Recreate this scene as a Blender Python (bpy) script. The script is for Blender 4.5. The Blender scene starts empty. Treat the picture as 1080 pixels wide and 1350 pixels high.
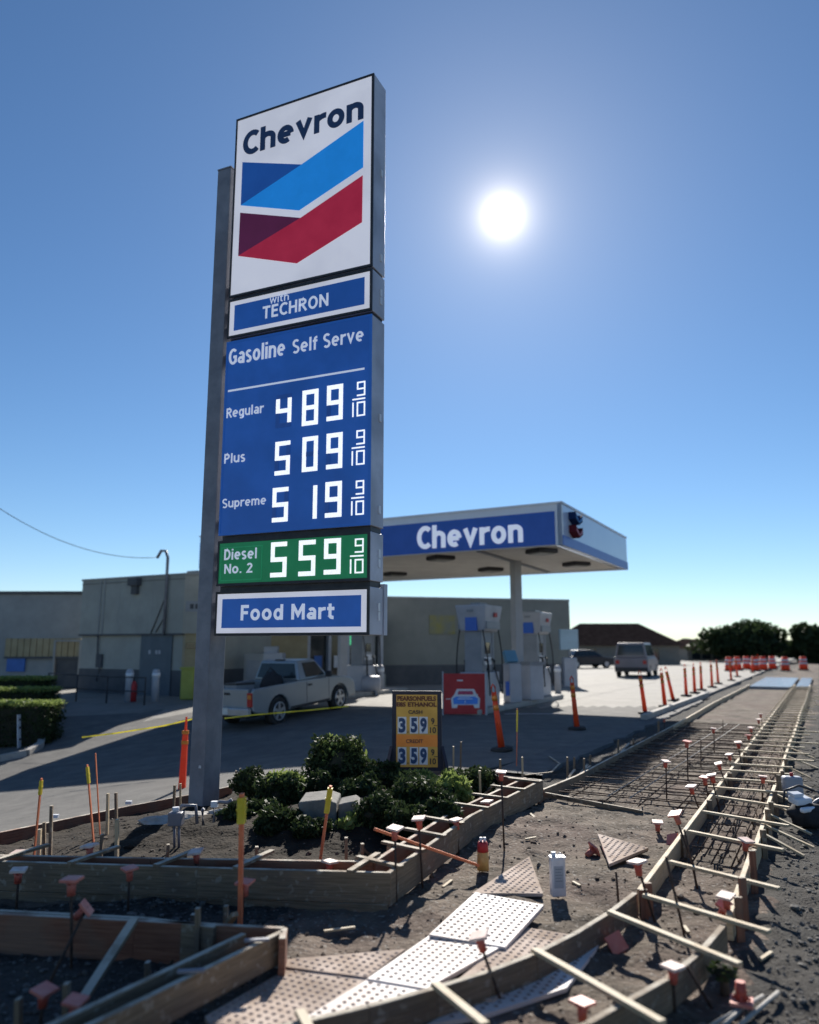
import bpy, bmesh, math, random
import numpy as np
from mathutils import Vector, Matrix, Euler, noise
random.seed(7); rng = np.random.default_rng(7)
R = math.radians
scene = bpy.context.scene; C = scene.collection
# ------------------------------------------------------------------ camera
FPX = 1012.0; PITCH = R(9.92); H = 1.8
cd = bpy.data.cameras.new('camera'); cam = bpy.data.objects.new('camera', cd); C.objects.link(cam)
cd.sensor_fit = 'VERTICAL'; cd.sensor_height = 36; cd.lens = FPX/1350*36
cd.clip_start = .05; cd.clip_end = 3000
cam.location = (0, 0, H); cam.rotation_euler = (R(90)+PITCH, 0, 0)
cd.dof.use_dof = True; cd.dof.focus_distance = 7.9; cd.dof.aperture_fstop = .85
scene.camera = cam
scene.render.resolution_x = 819; scene.render.resolution_y = 1024
# ------------------------------------------------------------------ sky and sun
SAZ, SEL = R(7.54), R(30.8)
SUN = Vector((math.sin(SAZ)*math.cos(SEL), math.cos(SAZ)*math.cos(SEL), math.sin(SEL)))
w = bpy.data.worlds.new('World'); scene.world = w; w.use_nodes = True
nt = w.node_tree; nt.nodes.clear(); N = nt.nodes.new; L = nt.links.new
sky = N('ShaderNodeTexSky'); sky.sky_type = 'NISHITA'; sky.sun_disc = False
sky.sun_elevation = SEL; sky.sun_rotation = SAZ; sky.air_density = .85; sky.dust_density = .0; sky.ozone_density = 3.4; sky.altitude = 0
hs = N('ShaderNodeHueSaturation'); hs.inputs['Saturation'].default_value = 1.12
L(sky.outputs[0], hs.inputs['Color'])
bg = N('ShaderNodeBackground'); bg.inputs[1].default_value = .068
L(hs.outputs[0], bg.inputs[0])
tc = N('ShaderNodeTexCoord'); dp = N('ShaderNodeVectorMath'); dp.operation = 'DOT_PRODUCT'; dp.inputs[1].default_value = SUN
L(tc.outputs['Generated'], dp.inputs[0])
ac = N('ShaderNodeMath'); ac.operation = 'ARCCOSINE'; L(dp.outputs['Value'], ac.inputs[0])
dg = N('ShaderNodeMath'); dg.operation = 'MULTIPLY'; dg.inputs[1].default_value = 57.2958; L(ac.outputs[0], dg.inputs[0])
def glow(a, wd, pw):
    d = N('ShaderNodeMath'); d.operation = 'DIVIDE'; d.inputs[1].default_value = wd; L(dg.outputs[0], d.inputs[0])
    q = N('ShaderNodeMath'); q.operation = 'POWER'; q.inputs[1].default_value = pw; L(d.outputs[0], q.inputs[0])
    n = N('ShaderNodeMath'); n.operation = 'MULTIPLY'; n.inputs[1].default_value = -1; L(q.outputs[0], n.inputs[0])
    e = N('ShaderNodeMath'); e.operation = 'EXPONENT'; L(n.outputs[0], e.inputs[0])
    m = N('ShaderNodeMath'); m.operation = 'MULTIPLY'; m.inputs[1].default_value = a; L(e.outputs[0], m.inputs[0])
    return m
g1 = glow(4.2, .46, .75); g2 = glow(.24, 6.0, .9); g3 = glow(.055, 22, 1.6)
def gbg(g, col):
    b = N('ShaderNodeBackground'); b.inputs[0].default_value = (*col, 1); L(g.outputs[0], b.inputs[1]); return b
b1 = gbg(g1, (1, .87, .68)); b2 = gbg(g2, (1, .88, .72)); b3 = gbg(g3, (.75, .9, 1))
a1 = N('ShaderNodeAddShader'); a2 = N('ShaderNodeAddShader'); wo = N('ShaderNodeOutputWorld')
L(bg.outputs[0], a1.inputs[0]); L(b1.outputs[0], a1.inputs[1]); L(a1.outputs[0], a2.inputs[0]); L(b2.outputs[0], a2.inputs[1]); a3 = N('ShaderNodeAddShader'); L(a2.outputs[0], a3.inputs[0]); L(b3.outputs[0], a3.inputs[1]); L(a3.outputs[0], wo.inputs[0])
sd = bpy.data.lights.new('sun', 'SUN'); sd.energy = 5.0; sd.angle = R(.53); sd.color = (1, .94, .85)
so = bpy.data.objects.new('sun', sd); C.objects.link(so); so.rotation_euler = SUN.to_track_quat('Z', 'Y').to_euler(); so.location = (0, 0, 30)
vs = scene.view_settings; vs.view_transform = 'Standard'; vs.look = 'None'; vs.gamma = 1; vs.use_curve_mapping = False; vs.exposure = 0.65
# ------------------------------------------------------------------ terrain and photo-to-ground helpers
def sst(a, b, x):
    t = max(0, min(1, (x-a)/(b-a))); return t*t*(3-2*t)
def zg(X, Y):
    k = (-X-.5)*2
    sp = (math.log1p(math.exp(k)) if k < 30 else k)/2
    return -.13*min(sp, 11)*sst(5, 12, Y)*(1-sst(15, 27, Y))
CP, SP = math.cos(PITCH), math.sin(PITCH)
def ray(x, y):
    u = x-540; v = y-675; return u, FPX*CP+v*SP, -v*CP+FPX*SP
def gp(x, y, dz=0):
    a, b, c = ray(x, y); z = dz
    for i in range(60):
        t = (z-H)/c; z = .5*z+.5*(zg(a*t, b*t)+dz)
    return Vector((a*t, b*t, z))
def at(x, y, Y):
    a, b, c = ray(x, y); t = Y/b; return Vector((a*t, Y, H+c*t))
def atz(x, y, z):
    a, b, c = ray(x, y); t = (z-H)/c; return Vector((a*t, b*t, z))
SD = Vector((math.sin(R(28)), math.cos(R(28)), 0)); RD = Vector((SD.y, -SD.x, 0)); UP = Vector((0, 0, 1))
def S(a, b, z=0): return SD*a+RD*b+UP*z
# ------------------------------------------------------------------ materials
MATS = {}
def mat(name, c1, c2=None, scale=4, rough=.75, metal=0, bump=0, bscale=40, uv=False, stretch=(1, 1, 1), emis=0, big=None, spec=.5, transl=0, speck=None, lit_top=None):
    m = bpy.data.materials.new(name); m.use_nodes = True; t = m.node_tree; t.nodes.clear(); N = t.nodes.new; L = t.links.new
    p = N('ShaderNodeBsdfPrincipled'); o = N('ShaderNodeOutputMaterial')
    p.inputs['Roughness'].default_value = rough; p.inputs['Metallic'].default_value = metal; p.inputs['Specular IOR Level'].default_value = spec
    if c2 is None: c2 = tuple(min(1, x*1.18+.004) for x in c1); 
    if uv: src = N('ShaderNodeUVMap').outputs[0]
    else: src = N('ShaderNodeNewGeometry').outputs['Position']
    mp = N('ShaderNodeMapping'); mp.inputs['Scale'].default_value = stretch; L(src, mp.inputs[0])
    n = N('ShaderNodeTexNoise'); n.inputs['Scale'].default_value = scale; n.inputs['Detail'].default_value = 8; n.inputs['Roughness'].default_value = .65; L(mp.outputs[0], n.inputs['Vector'])
    r = N('ShaderNodeValToRGB'); r.color_ramp.elements[0].position = .36; r.color_ramp.elements[1].position = .64
    r.color_ramp.elements[0].color = (*c1, 1); r.color_ramp.elements[1].color = (*c2, 1); L(n.outputs['Fac'], r.inputs[0])
    col = r.outputs[0]
    def over(scale_, lo, hi, c3, amt, det=4):
        nonlocal col
        n2 = N('ShaderNodeTexNoise'); n2.inputs['Scale'].default_value = scale_; n2.inputs['Detail'].default_value = det; L(mp.outputs[0] if not uv else N('ShaderNodeNewGeometry').outputs['Position'], n2.inputs['Vector'])
        mr = N('ShaderNodeMapRange'); mr.inputs['From Min'].default_value = lo; mr.inputs['From Max'].default_value = hi; mr.inputs['To Max'].default_value = amt; L(n2.outputs['Fac'], mr.inputs['Value'])
        mx = N('ShaderNodeMix'); mx.data_type = 'RGBA'; L(mr.outputs[0], mx.inputs['Factor']); L(col, mx.inputs['A']); mx.inputs['B'].default_value = (*c3, 1)
        col = mx.outputs['Result']
    if big: over(big[0], .45, .62, big[1], big[2])
    if speck: over(speck[0], .6, .68, speck[1], speck[2], 2)
    if lit_top:   # sunlit tops painted in: pale dusty tint on upward faces
        sx = N('ShaderNodeSeparateXYZ'); L(N('ShaderNodeNewGeometry').outputs['Normal'], sx.inputs[0])
        nd = N('ShaderNodeTexNoise'); nd.inputs['Scale'].default_value = 5; nd.inputs['Detail'].default_value = 5; L(N('ShaderNodeNewGeometry').outputs['Position'], nd.inputs['Vector'])
        md = N('ShaderNodeMapRange'); md.inputs['From Min'].default_value = .4; md.inputs['From Max'].default_value = .55; md.inputs['To Min'].default_value = .25; md.inputs['To Max'].default_value = .95; L(nd.outputs['Fac'], md.inputs['Value'])
        mr = N('ShaderNodeMapRange'); mr.inputs['From Min'].default_value = .6; mr.inputs['From Max'].default_value = .9; L(sx.outputs['Z'], mr.inputs['Value'])
        mm = N('ShaderNodeMath'); mm.operation = 'MULTIPLY'; L(md.outputs[0], mm.inputs[0]); L(mr.outputs[0], mm.inputs[1])
        mx = N('ShaderNodeMix'); mx.data_type = 'RGBA'; L(mm.outputs[0], mx.inputs['Factor']); L(col, mx.inputs['A']); mx.inputs['B'].default_value = (*lit_top, 1); col = mx.outputs['Result']
    L(col, p.inputs['Base Color'])
    if emis: L(col, p.inputs['Emission Color']); p.inputs['Emission Strength'].default_value = emis*.68
    if bump:
        nb = N('ShaderNodeTexNoise'); nb.inputs['Scale'].default_value = bscale; nb.inputs['Detail'].default_value = 6; L(mp.outputs[0], nb.inputs['Vector'])
        b = N('ShaderNodeBump'); b.inputs['Strength'].default_value = bump; b.inputs['Distance'].default_value = .02; L(nb.outputs['Fac'], b.inputs['Height']); L(b.outputs[0], p.inputs['Normal'])
    if transl:
        tr = N('ShaderNodeBsdfTranslucent'); L(col, tr.inputs[0]); mxs = N('ShaderNodeMixShader'); mxs.inputs[0].default_value = transl
        L(p.outputs[0], mxs.inputs[1]); L(tr.outputs[0], mxs.inputs[2]); L(mxs.outputs[0], o.inputs[0])
    else: L(p.outputs[0], o.inputs[0])
    MATS[name] = m; return m
m_dirt = mat('dirt', (.055, .044, .034), (.2, .163, .128), 2.4, .95, bump=1, bscale=28, big=(.7, (.12, .075, .065), .45), speck=(30, (.33, .31, .28), .6), spec=.2)
m_gravel = mat('gravel', (.024, .023, .022), (.08, .077, .072), 20, .95, bump=1, bscale=60, big=(.8, (.09, .08, .07), .5), spec=.2)
m_soil = mat('planter_soil', (.014, .011, .008), (.042, .032, .023), 8, .95, bump=1, bscale=30, spec=.2)
m_peb = mat('pebbles', (.045, .043, .04), (.2, .19, .175), 9, .9, bump=.3)
m_conc = mat('concrete', (.19, .18, .16), (.27, .255, .228), 1.4, .85, bump=.25, bscale=120, big=(.35, (.18, .17, .16), .5), speck=(60, (.18, .17, .16), .5))
m_wetc = mat('fresh_concrete', (.2, .22, .25), (.26, .28, .31), 1.4, .22)
m_lot = mat('old_asphalt_paving', (.105, .103, .098), (.165, .16, .15), 2.2, .9, bump=.35, bscale=130, big=(.5, (.11, .105, .1), .6), speck=(70, (.27, .26, .24), .4), spec=.3)
m_asph = mat('asphalt', (.07, .07, .072), (.12, .12, .12), 3, .85, bump=.6, bscale=90)
m_curb = mat('curb_concrete', (.3, .29, .27), (.42, .4, .37), 3, .85, bump=.3)
m_wood = mat('new_lumber', (.42, .31, .18), (.58, .46, .3), 6, .75, uv=True, stretch=(.5, 14, 1), bump=.2, bscale=10, speck=(14, (.3, .24, .17), .5), lit_top=(.62, .54, .4))
m_wold = mat('weathered_lumber', (.15, .105, .062), (.28, .2, .13), 6, .85, uv=True, stretch=(.5, 12, 1), bump=.3, bscale=10, big=(2.5, (.13, .1, .08), .6), speck=(18, (.4, .36, .3), .5), lit_top=(.55, .5, .41))
m_wred = mat('redwood_board', (.17, .06, .035), (.3, .13, .075), 6, .8, uv=True, stretch=(.5, 12, 1), bump=.3, bscale=10, big=(3, (.2, .14, .1), .5), lit_top=(.55, .5, .41))
m_rebar = mat('rebar_steel', (.05, .035, .03), (.12, .075, .055), 30, .75, .4, bump=.4, bscale=200)
m_cap = mat('cap_plastic', (.5, .07, .045), (.6, .12, .08), 20, .5, big=(6, (.55, .25, .2), .5), transl=.12)
m_capt = mat('cap_plate_dusty', (.62, .4, .34), (.74, .62, .56), 14, .6)
m_galv = mat('galvanized_paint', (.17, .18, .215), (.26, .27, .31), 3, .5, .15, bump=.06, bscale=60, big=(.9, (.16, .15, .17), .5))
m_cab = mat('cabinet_grey_blue', (.5, .52, .6), (.64, .66, .74), 4, .5, .1, bump=.06, big=(2, (.25, .26, .31), .6))
m_dark = mat('dark_metal', (.03, .03, .035), (.05, .05, .055), 8, .5, .3)
m_white = mat('sign_face_white', (.74, .74, .82), (.76, .76, .84), 2, .45, emis=.42, big=(1.3, (.6, .6, .67), .45))
m_blue = mat('sign_face_blue', (.01, .07, .3), (.014, .08, .34), 3, .4, emis=.46, big=(1.1, (.008, .05, .22), .5))
m_lblue = mat('chevron_light_blue', (.01, .2, .6), (.012, .22, .66), 3, .4, emis=.5)
m_dblue = mat('chevron_dark_blue', (.01, .07, .3), (.012, .08, .33), 3, .4, emis=.4)
m_navy = mat('wordmark_navy', (.012, .03, .09), (.014, .035, .1), 3, .45, emis=.2)
m_red = mat('chevron_red', (.38, .012, .04), (.43, .018, .05), 3, .4, emis=.42)
m_dred = mat('chevron_dark_red', (.085, .008, .04), (.1, .01, .05), 3, .4, emis=.4)
m_green = mat('sign_face_green', (.005, .15, .055), (.008, .18, .07), 3, .4, emis=.42)
m_let = mat('letter_white', (.66, .72, .86), (.68, .74, .88), 3, .45, emis=.4)
m_led = mat('lit_digit_segments', (.75, .8, .95), (1, 1, .92), 60, .5, emis=.85)
m_segoff = mat('unlit_digit_segment', (.01, .055, .24), None, 3, .4, emis=.36)
m_cblue = mat('canopy_blue', (.01, .07, .34), (.014, .08, .38), 3, .4, emis=.1)
m_cwhite = mat('canopy_white_metal', (.72, .75, .8), (.78, .81, .86), 1.5, .3, bump=.03)
m_deck = mat('canopy_soffit', (.6, .58, .54), (.7, .68, .63), 1.5, .6)
m_stucco = mat('stucco_wall', (.29, .3, .28), (.36, .37, .345), 1.2, .9, bump=.25, bscale=50, big=(.4, (.3, .3, .27), .5))
m_stucg = mat('stucco_grey', (.26, .27, .27), (.33, .34, .34), 1, .9, bump=.25, bscale=50)
m_base = mat('wall_base_paint', (.07, .075, .085), (.1, .105, .115), 1.5, .85)
m_tan = mat('tan_panel', (.3, .25, .15), (.38, .32, .2), 2, .85)
m_door = mat('blue_grey_door', (.06, .09, .12), (.08, .115, .15), 2, .5)
m_glass = mat('dark_glass', (.02, .03, .035), (.03, .04, .045), 2, .08)
m_silver = mat('silver_car_paint', (.29, .325, .35), (.32, .355, .38), 1, .28, .4)
m_tyre = mat('tyre_rubber', (.015, .015, .016), (.03, .03, .03), 8, .85)
m_rim = mat('alloy_rim', (.42, .43, .45), None, 3, .35, .7)
m_tail = mat('red_lens', (.4, .02, .02), None, 3, .25)
m_amber = mat('amber_lens', (.6, .2, .03), None, 3, .25)
m_plate = mat('licence_plate', (.65, .65, .62), None, 3, .5)
m_orange = mat('orange_plastic', (.85, .075, .02), (.9, .11, .03), 6, .5, transl=.25)
m_osk = mat('orange_painted_stake', (.72, .16, .06), (.8, .24, .1), 20, .7, uv=False)
m_yell = mat('yellow_tape', (.75, .6, .03), (.85, .72, .08), 15, .5, transl=.25)
m_rub = mat('black_rubber', (.02, .02, .022), (.035, .035, .035), 8, .8)
m_pumpg = mat('pump_grey', (.2, .22, .25), (.26, .28, .31), 2, .5)
m_pumpw = mat('pump_white', (.34, .36, .41), (.42, .44, .49), 2, .45)
m_redp = mat('red_banner', (.38, .02, .025), (.44, .03, .035), 4, .6)
m_e85 = mat('amber_sign_face', (.46, .27, .05), (.56, .34, .07), 3, .55, emis=.05)
m_eor = mat('orange_sign_band', (.62, .2, .03), (.7, .26, .05), 3, .55, emis=.05)
m_card = mat('white_number_card', (.6, .62, .66), None, 3, .6)
m_ink = mat('black_ink', (.015, .015, .03), None, 3, .6)
m_brown = mat('brown_ink', (.1, .03, .015), None, 3, .6)
m_tile = mat('tactile_tile', (.7, .66, .64), (.8, .77, .75), 5, .62, bump=.15, bscale=90, big=(1.6, (.52, .4, .33), .55), spec=.4)
m_tdirty = mat('dusty_tactile_tile', (.46, .36, .29), (.62, .52, .45), 5, .9, bump=.2, bscale=90, big=(2.2, (.2, .15, .115), .6), spec=.1)
m_dome = mat('tile_dome', (.26, .21, .19), (.38, .31, .28), 8, .8, spec=.2)
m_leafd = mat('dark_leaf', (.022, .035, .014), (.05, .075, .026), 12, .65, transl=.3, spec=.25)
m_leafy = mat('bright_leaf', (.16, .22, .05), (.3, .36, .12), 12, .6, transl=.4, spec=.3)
m_bark = mat('bark', (.07, .05, .035), (.12, .09, .06), 10, .9)
m_inner = mat('twig_mass', (.015, .018, .01), (.03, .03, .018), 10, .95)
m_blk = mat('stained_concrete_block', (.12, .115, .105), (.22, .21, .195), 4, .9, bump=.5, bscale=20)
m_rock = mat('pale_rock', (.3, .285, .26), (.5, .47, .43), 4, .9, bump=.5, bscale=20)
m_can = mat('white_tin', (.6, .62, .68), (.7, .72, .78), 12, .3, .2)
m_roofd = mat('dark_shingles', (.03, .022, .02), (.05, .038, .034), 2, 1, spec=0)
m_cream = mat('cream_wall', (.2, .18, .15), None, 2, .9)
m_vanp = mat('mauve_grey_paint', (.2, .18, .2), (.23, .21, .23), 1, .4)
m_carp = mat('black_car_paint', (.015, .018, .025), None, 1, .3)
m_wire = mat('cable_black', (.03, .02, .02), None, 3, .6)
m_bag = mat('black_fabric', (.015, .015, .018), (.03, .03, .035), 20, .9)
m_yelbin = mat('yellow_green_plastic', (.3, .32, .06), None, 3, .6)
m_neon = mat('green_neon', (.1, .8, .35), None, 3, .5, emis=.5)
m_bluesg = mat('blue_poster', (.03, .12, .4), None, 3, .5)
m_lamp = mat('lamp_lens', (.3, .3, .28), None, 3, .4)
# ------------------------------------------------------------------ mesh builder
def tag(o, label=None, cat=None, group=None, kind=None):
    if label: o['label'] = label
    if cat: o['category'] = cat
    if group: o['group'] = group
    if kind: o['kind'] = kind
    return o
def empty(name, loc, label=None, cat=None, group=None, rz=0):
    o = bpy.data.objects.new(name, None); C.objects.link(o); o.location = loc; o.rotation_euler = (0, 0, rz); o.empty_display_size = .1
    return tag(o, label, cat, group)
def basis(d):
    d = d.normalized(); s = d.cross(UP)
    if s.length < 1e-4: s = Vector((1, 0, 0))
    s.normalize(); u = s.cross(d).normalized(); return d, s, u
class MB:
    def __init__(self): self.v = []; self.f = []; self.uv = []; self.sm = []
    def face(self, idx, uv=None, sm=False): self.f.append(idx); self.uv.append(uv); self.sm.append(sm)
    def hexa(self, p, l=1, a=.1, b=.1):
        o = len(self.v); self.v += [tuple(q) for q in p]; r = random.random()*20
        for k, (q, w_, h_) in enumerate((((0, 3, 2, 1), a, b), ((4, 5, 6, 7), a, b), ((0, 1, 5, 4), a, l), ((1, 2, 6, 5), b, l), ((2, 3, 7, 6), a, l), ((3, 0, 4, 7), b, l))):
            off = r+k*.37
            uv = ((off, off), (off+w_, off), (off+w_, off+h_), (off, off+h_)) if k < 2 else ((off, off), (off, off+w_), (off+h_, off+w_), (off+h_, off))
            self.face(tuple(o+i for i in q), uv)
        return self
    def box(self, c, s, rz=0, rx=0):
        m = Euler((rx, 0, rz)).to_matrix(); c = Vector(c); x, y, z = (k/2 for k in s)
        self.hexa([c+m@Vector(q) for q in ((-x, -y, -z), (x, -y, -z), (x, y, -z), (-x, y, -z), (-x, -y, z), (x, -y, z), (x, y, z), (-x, y, z))], s[2], s[0], s[1]); return self
    def bar(self, p0, p1, w_, h_, roll=0, taper=1):
        p0 = Vector(p0); p1 = Vector(p1); d, s, u = basis(p1-p0)
        if roll: q = Matrix.Rotation(roll, 3, d); s = q@s; u = q@u
        pts = []
        for p, k in ((p0, 1), (p1, taper)):
            for a, b in ((-1, -1), (1, -1), (1, 1), (-1, 1)): pts.append(p+s*a*w_/2*k+u*b*h_/2*k)
        self.hexa(pts, (p1-p0).length, w_, h_); return self
    def tube(self, pts, r, n=8, caps=True):
        pts = [Vector(p) for p in pts]; rs = r if isinstance(r, (list, tuple)) else [r]*len(pts); o = len(self.v)
        for i, p in enumerate(pts):
            d = pts[min(i+1, len(pts)-1)]-pts[max(i-1, 0)]; d, s, u = basis(d)
            for k in range(n): a = 2*math.pi*k/n; self.v.append(tuple(p+(s*math.cos(a)+u*math.sin(a))*rs[i]))
        for i in range(len(pts)-1):
            for k in range(n): self.face((o+i*n+k, o+i*n+(k+1) % n, o+(i+1)*n+(k+1) % n, o+(i+1)*n+k), None, True)
        if caps:
            self.face(tuple(o+k for k in reversed(range(n)))); self.face(tuple(o+(len(pts)-1)*n+k for k in range(n)))
        return self
    def prism(self, poly, ext):   # poly: list of 3D points, ext: extrusion vector
        o = len(self.v); n = len(poly); ext = Vector(ext); P = [Vector(p) for p in poly]
        self.v += [tuple(p) for p in P]+[tuple(p+ext) for p in P]
        nn = Vector((0, 0, 0))
        for i in range(n): nn += P[i].cross(P[(i+1) % n])
        a = list(range(n)); fl = nn.dot(ext) > 0
        self.face(tuple(o+i for i in (reversed(a) if fl else a))); self.face(tuple(o+n+i for i in (a if fl else reversed(a))))
        for i in range(n):
            j = (i+1) % n; q = (o+i, o+j, o+n+j, o+n+i); self.face(q if fl else tuple(reversed(q)))
        return self
    def build(self, name, m, parent=None, local=False, kind=None):
        me = bpy.data.meshes.new(name); V = np.array(self.v, dtype=float)
        if parent is not None and not local: V = V-np.array(wloc(parent))
        me.from_pydata(V.tolist(), [], self.f)
        uvl = me.uv_layers.new(name='UVMap'); i = 0; data = []
        for f, uv in zip(self.f, self.uv):
            if uv is None: data += [0, 0]*len(f)
            else:
                for q in uv: data += list(q)
        uvl.data.foreach_set('uv', data)
        me.polygons.foreach_set('use_smooth', self.sm)
        me.materials.append(m); me.update()
        o = bpy.data.objects.new(name, me); C.objects.link(o)
        if parent is not None: o.parent = parent
        if kind: o['kind'] = kind
        return o
def wloc(o):
    v = Vector(o.location)
    while o.parent: o = o.parent; v = v+o.location
    return v
def bevel(o, wd=.01, seg=2):
    b = o.modifiers.new('bevel', 'BEVEL'); b.width = wd; b.segments = seg; b.limit_method = 'ANGLE'; return o
def copy_tree(o, parent=None):
    c = o.copy(); C.objects.link(c)
    if parent: c.parent = parent
    for ch in list(o.children): copy_tree(ch, c)
    return c
def place(o, loc, rz=0, label=None, rx=0, ry=0, sc=None, group=None):
    o.location = loc; o.rotation_euler = (rx, ry, rz)
    if label: o['label'] = label
    if sc: o.scale = (sc,)*3
    if group: o['group'] = group
    return o
class Plane:
    def __init__(s, O, U, Nn): s.O = Vector(O); s.U = Vector(U).normalized(); s.N = Vector(Nn).normalized(); s.V = UP if abs(s.N.z) < 1e-3 else s.N.cross(s.U).normalized(); s.V = s.V if s.V.z > 0 else -s.V
    def p(s, u, v, d=0): return s.O+s.U*u+s.V*v+s.N*d
    def px(s, x, y):
        r = Vector(ray(x, y)); c = Vector((0, 0, H)); t = (s.O-c).dot(s.N)/r.dot(s.N); q = c+r*t-s.O; return q.dot(s.U), q.dot(s.V)
    def box(s, u0, u1, v0, v1, d0, d1, mb=None):
        mb = mb or MB(); mb.hexa([s.p(u0, v0, d1), s.p(u1, v0, d1), s.p(u1, v0, d0), s.p(u0, v0, d0), s.p(u0, v1, d1), s.p(u1, v1, d1), s.p(u1, v1, d0), s.p(u0, v1, d0)], v1-v0, u1-u0, .1); return mb
    def poly(s, pts, d0, d1, mb=None):
        mb = mb or MB(); mb.prism([s.p(u, v, d0) for u, v in pts], s.N*(d1-d0)); return mb
    def text(s, txt, u0, u1, v0, v1, d, name, m, parent, bold=.02, thick=.006):
        cu = bpy.data.curves.new(name, 'FONT'); cu.body = txt; cu.offset = bold; cu.extrude = .05; cu.resolution_u = 4
        ob = bpy.data.objects.new(name, cu); C.objects.link(ob); dg_ = bpy.context.evaluated_depsgraph_get(); dg_.update()
        me = ob.evaluated_get(dg_).to_mesh(); n = len(me.vertices); co = np.empty(n*3); me.vertices.foreach_get('co', co); co = co.reshape(-1, 3)
        fs = [tuple(q.vertices) for q in me.polygons]; lo = co.min(0); hi = co.max(0)
        mb = MB()
        for c in co:
            u = u0+(c[0]-lo[0])/(hi[0]-lo[0])*(u1-u0); v = v0+(c[1]-lo[1])/(hi[1]-lo[1])*(v1-v0); mb.v.append(tuple(s.p(u, v, d+(thick if c[2] > 0 else 0))))
        for q in fs: mb.face(q)
        C.objects.unlink(ob); bpy.data.objects.remove(ob); bpy.data.curves.remove(cu)
        return mb.build(name, m, parent)
def _arc(cx, cy, rx, ry, a0, a1, n=14): return [(cx+rx*math.cos(R(a0+(a1-a0)*i/n)), cy+ry*math.sin(R(a0+(a1-a0)*i/n))) for i in range(n+1)]
def glyph(ch, w):
    h = w/2; X = .74; A = _arc
    bowl = lambda wd, y0, y1: A(wd/2, (y0+y1)/2, wd/2-h, (y1-y0)/2-h, 0, 360, 24)
    arch = lambda x, wd, x0=None: A(x+wd/2, X-.28, wd/2-h, .28-h, 180, 0)+[(x+wd-h, 0)]
    g = {
     'C': (.6, [A(.37, .5, .37-h, .5-h, 48, 312, 20)]), 'G': (.66, [A(.37, .5, .37-h, .5-h, 48, 325, 20), [(.38, .47), (.66-h, .47), (.66-h, .12)]]),
     'h': (.58, [[(h, 0), (h, 1)], arch(0, .58)]), 'n': (.58, [[(h, 0), (h, X)], arch(0, .58)]), 'm': (.9, [[(h, 0), (h, X)], arch(0, .52), [(a+.52-w, b) for a, b in arch(0, .52)]]),
     'u': (.58, [[(h, X)]+A(.29, .28, .29-h, .28-h, 180, 360), [(.58-h, 0), (.58-h, X)]]),
     'e': (.6, [[(h, X*.5), (.6-h*1.2, X*.5)], A(.3, X/2, .3-h, X/2-h, 0, 304, 22)]), 'v': (.6, [[(h*.9, X), (.3, w*.62), (.6-h*.9, X)]]),
     'w': (.86, [[(h*.9, X), (.23, w*.62), (.43, X-w*.5), (.63, w*.62), (.86-h*.9, X)]]), 'r': (.4, [[(h, 0), (h, X)], A(.38, X-.3, .38-h, .3-h, 180, 82)]),
     'o': (.6, [bowl(.6, 0, X)]), 'i': (.18, [[(.09, 0), (.09, X)], [(.09, .86), (.09, 1.0)]]), 'l': (.2, [[(.1, 0), (.1, 1)]]), 't': (.42, [[(.16, .96), (.16, .2)]+A(.16+.17, .2, .17, .2-h, 180, 280), [(0, X-h), (.4, X-h)]]),
     'a': (.55, [A(.26, .225, .26-h, .225-h, 0, 360, 20), [(.55-h, 0), (.55-h, X-.25)]+A(.3, X-.26, .25-h, .26-h, 10, 150)]),
     's': (.48, [A(.24, X*.735, .24-h, X*.265-h*.6, 35, 255)+A(.24, X*.265, .24-h, X*.265-h*.6, 75, -145)]),
     'S': (.58, [A(.29, .74, .29-h, .26-h*.6, 35, 255)+A(.29, .26, .29-h, .26-h*.6, 75, -145)]), 'f': (.38, [A(.36, .8, .2, .2-h, 95, 180)+[(.16, 0)], [(0, X-h), (.36, X-h)]]),
     'g': (.58, [bowl(.56, 0, X), [(.58-h, X), (.58-h, -.05)]+A(.3, -.04, .28-h, .2-h, 0, -140)]), 'p': (.58, [[(h, -.24), (h, X)], [(a+.02, b) for a, b in bowl(.56, 0, X)]]), 'd': (.58, [[(.58-h, 0), (.58-h, 1)], bowl(.56, 0, X)]),
     'T': (.58, [[(0, 1-h), (.58, 1-h)], [(.29, 0), (.29, 1)]]), 'E': (.5, [[(.5, 1-h), (h, 1-h), (h, h), (.5, h)], [(h, .52), (.46, .52)]]), 'F': (.5, [[(.5, 1-h), (h, 1-h), (h, 0)], [(h, .5), (.45, .5)]]),
     'R': (.6, [[(h, 0), (h, 1-h), (.3, 1-h)]+A(.3, .73, .28-h, .27-h, 90, -90)+[(h, .46)], [(.3, .45), (.57, 0)]]), 'P': (.56, [[(h, 0), (h, 1-h), (.28, 1-h)]+A(.28, .71, .28-h, .29-h, 90, -90)+[(h, .42)]]),
     'O': (.7, [A(.35, .5, .35-h, .5-h, 0, 360, 28)]), 'N': (.66, [[(h, 0), (h, 1)], [(h, 1-h*.5), (.66-h, h*.5)], [(.66-h, 0), (.66-h, 1)]]), 'H': (.62, [[(h, 0), (h, 1)], [(.62-h, 0), (.62-h, 1)], [(h, .5), (.62-h, .5)]]),
     'D': (.62, [[(.25, h), (h, h), (h, 1-h), (.25, 1-h)]+A(.25, .5, .37-h, .5-h, 90, -90, 18)]), 'M': (.8, [[(h, 0), (h, 1)], [(h, 1-h*.4), (.4, .3), (.8-h, 1-h*.4)], [(.8-h, 0), (.8-h, 1)]]),
     '.': (.2, [[(.1, 0), (.1, w*1.05)]]), '2': (.54, [A(.27, .72, .27-h, .28-h, 165, -25)+[(h, h), (.54, h)]]), ' ': (.26, [])}
    return g[ch]
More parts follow.
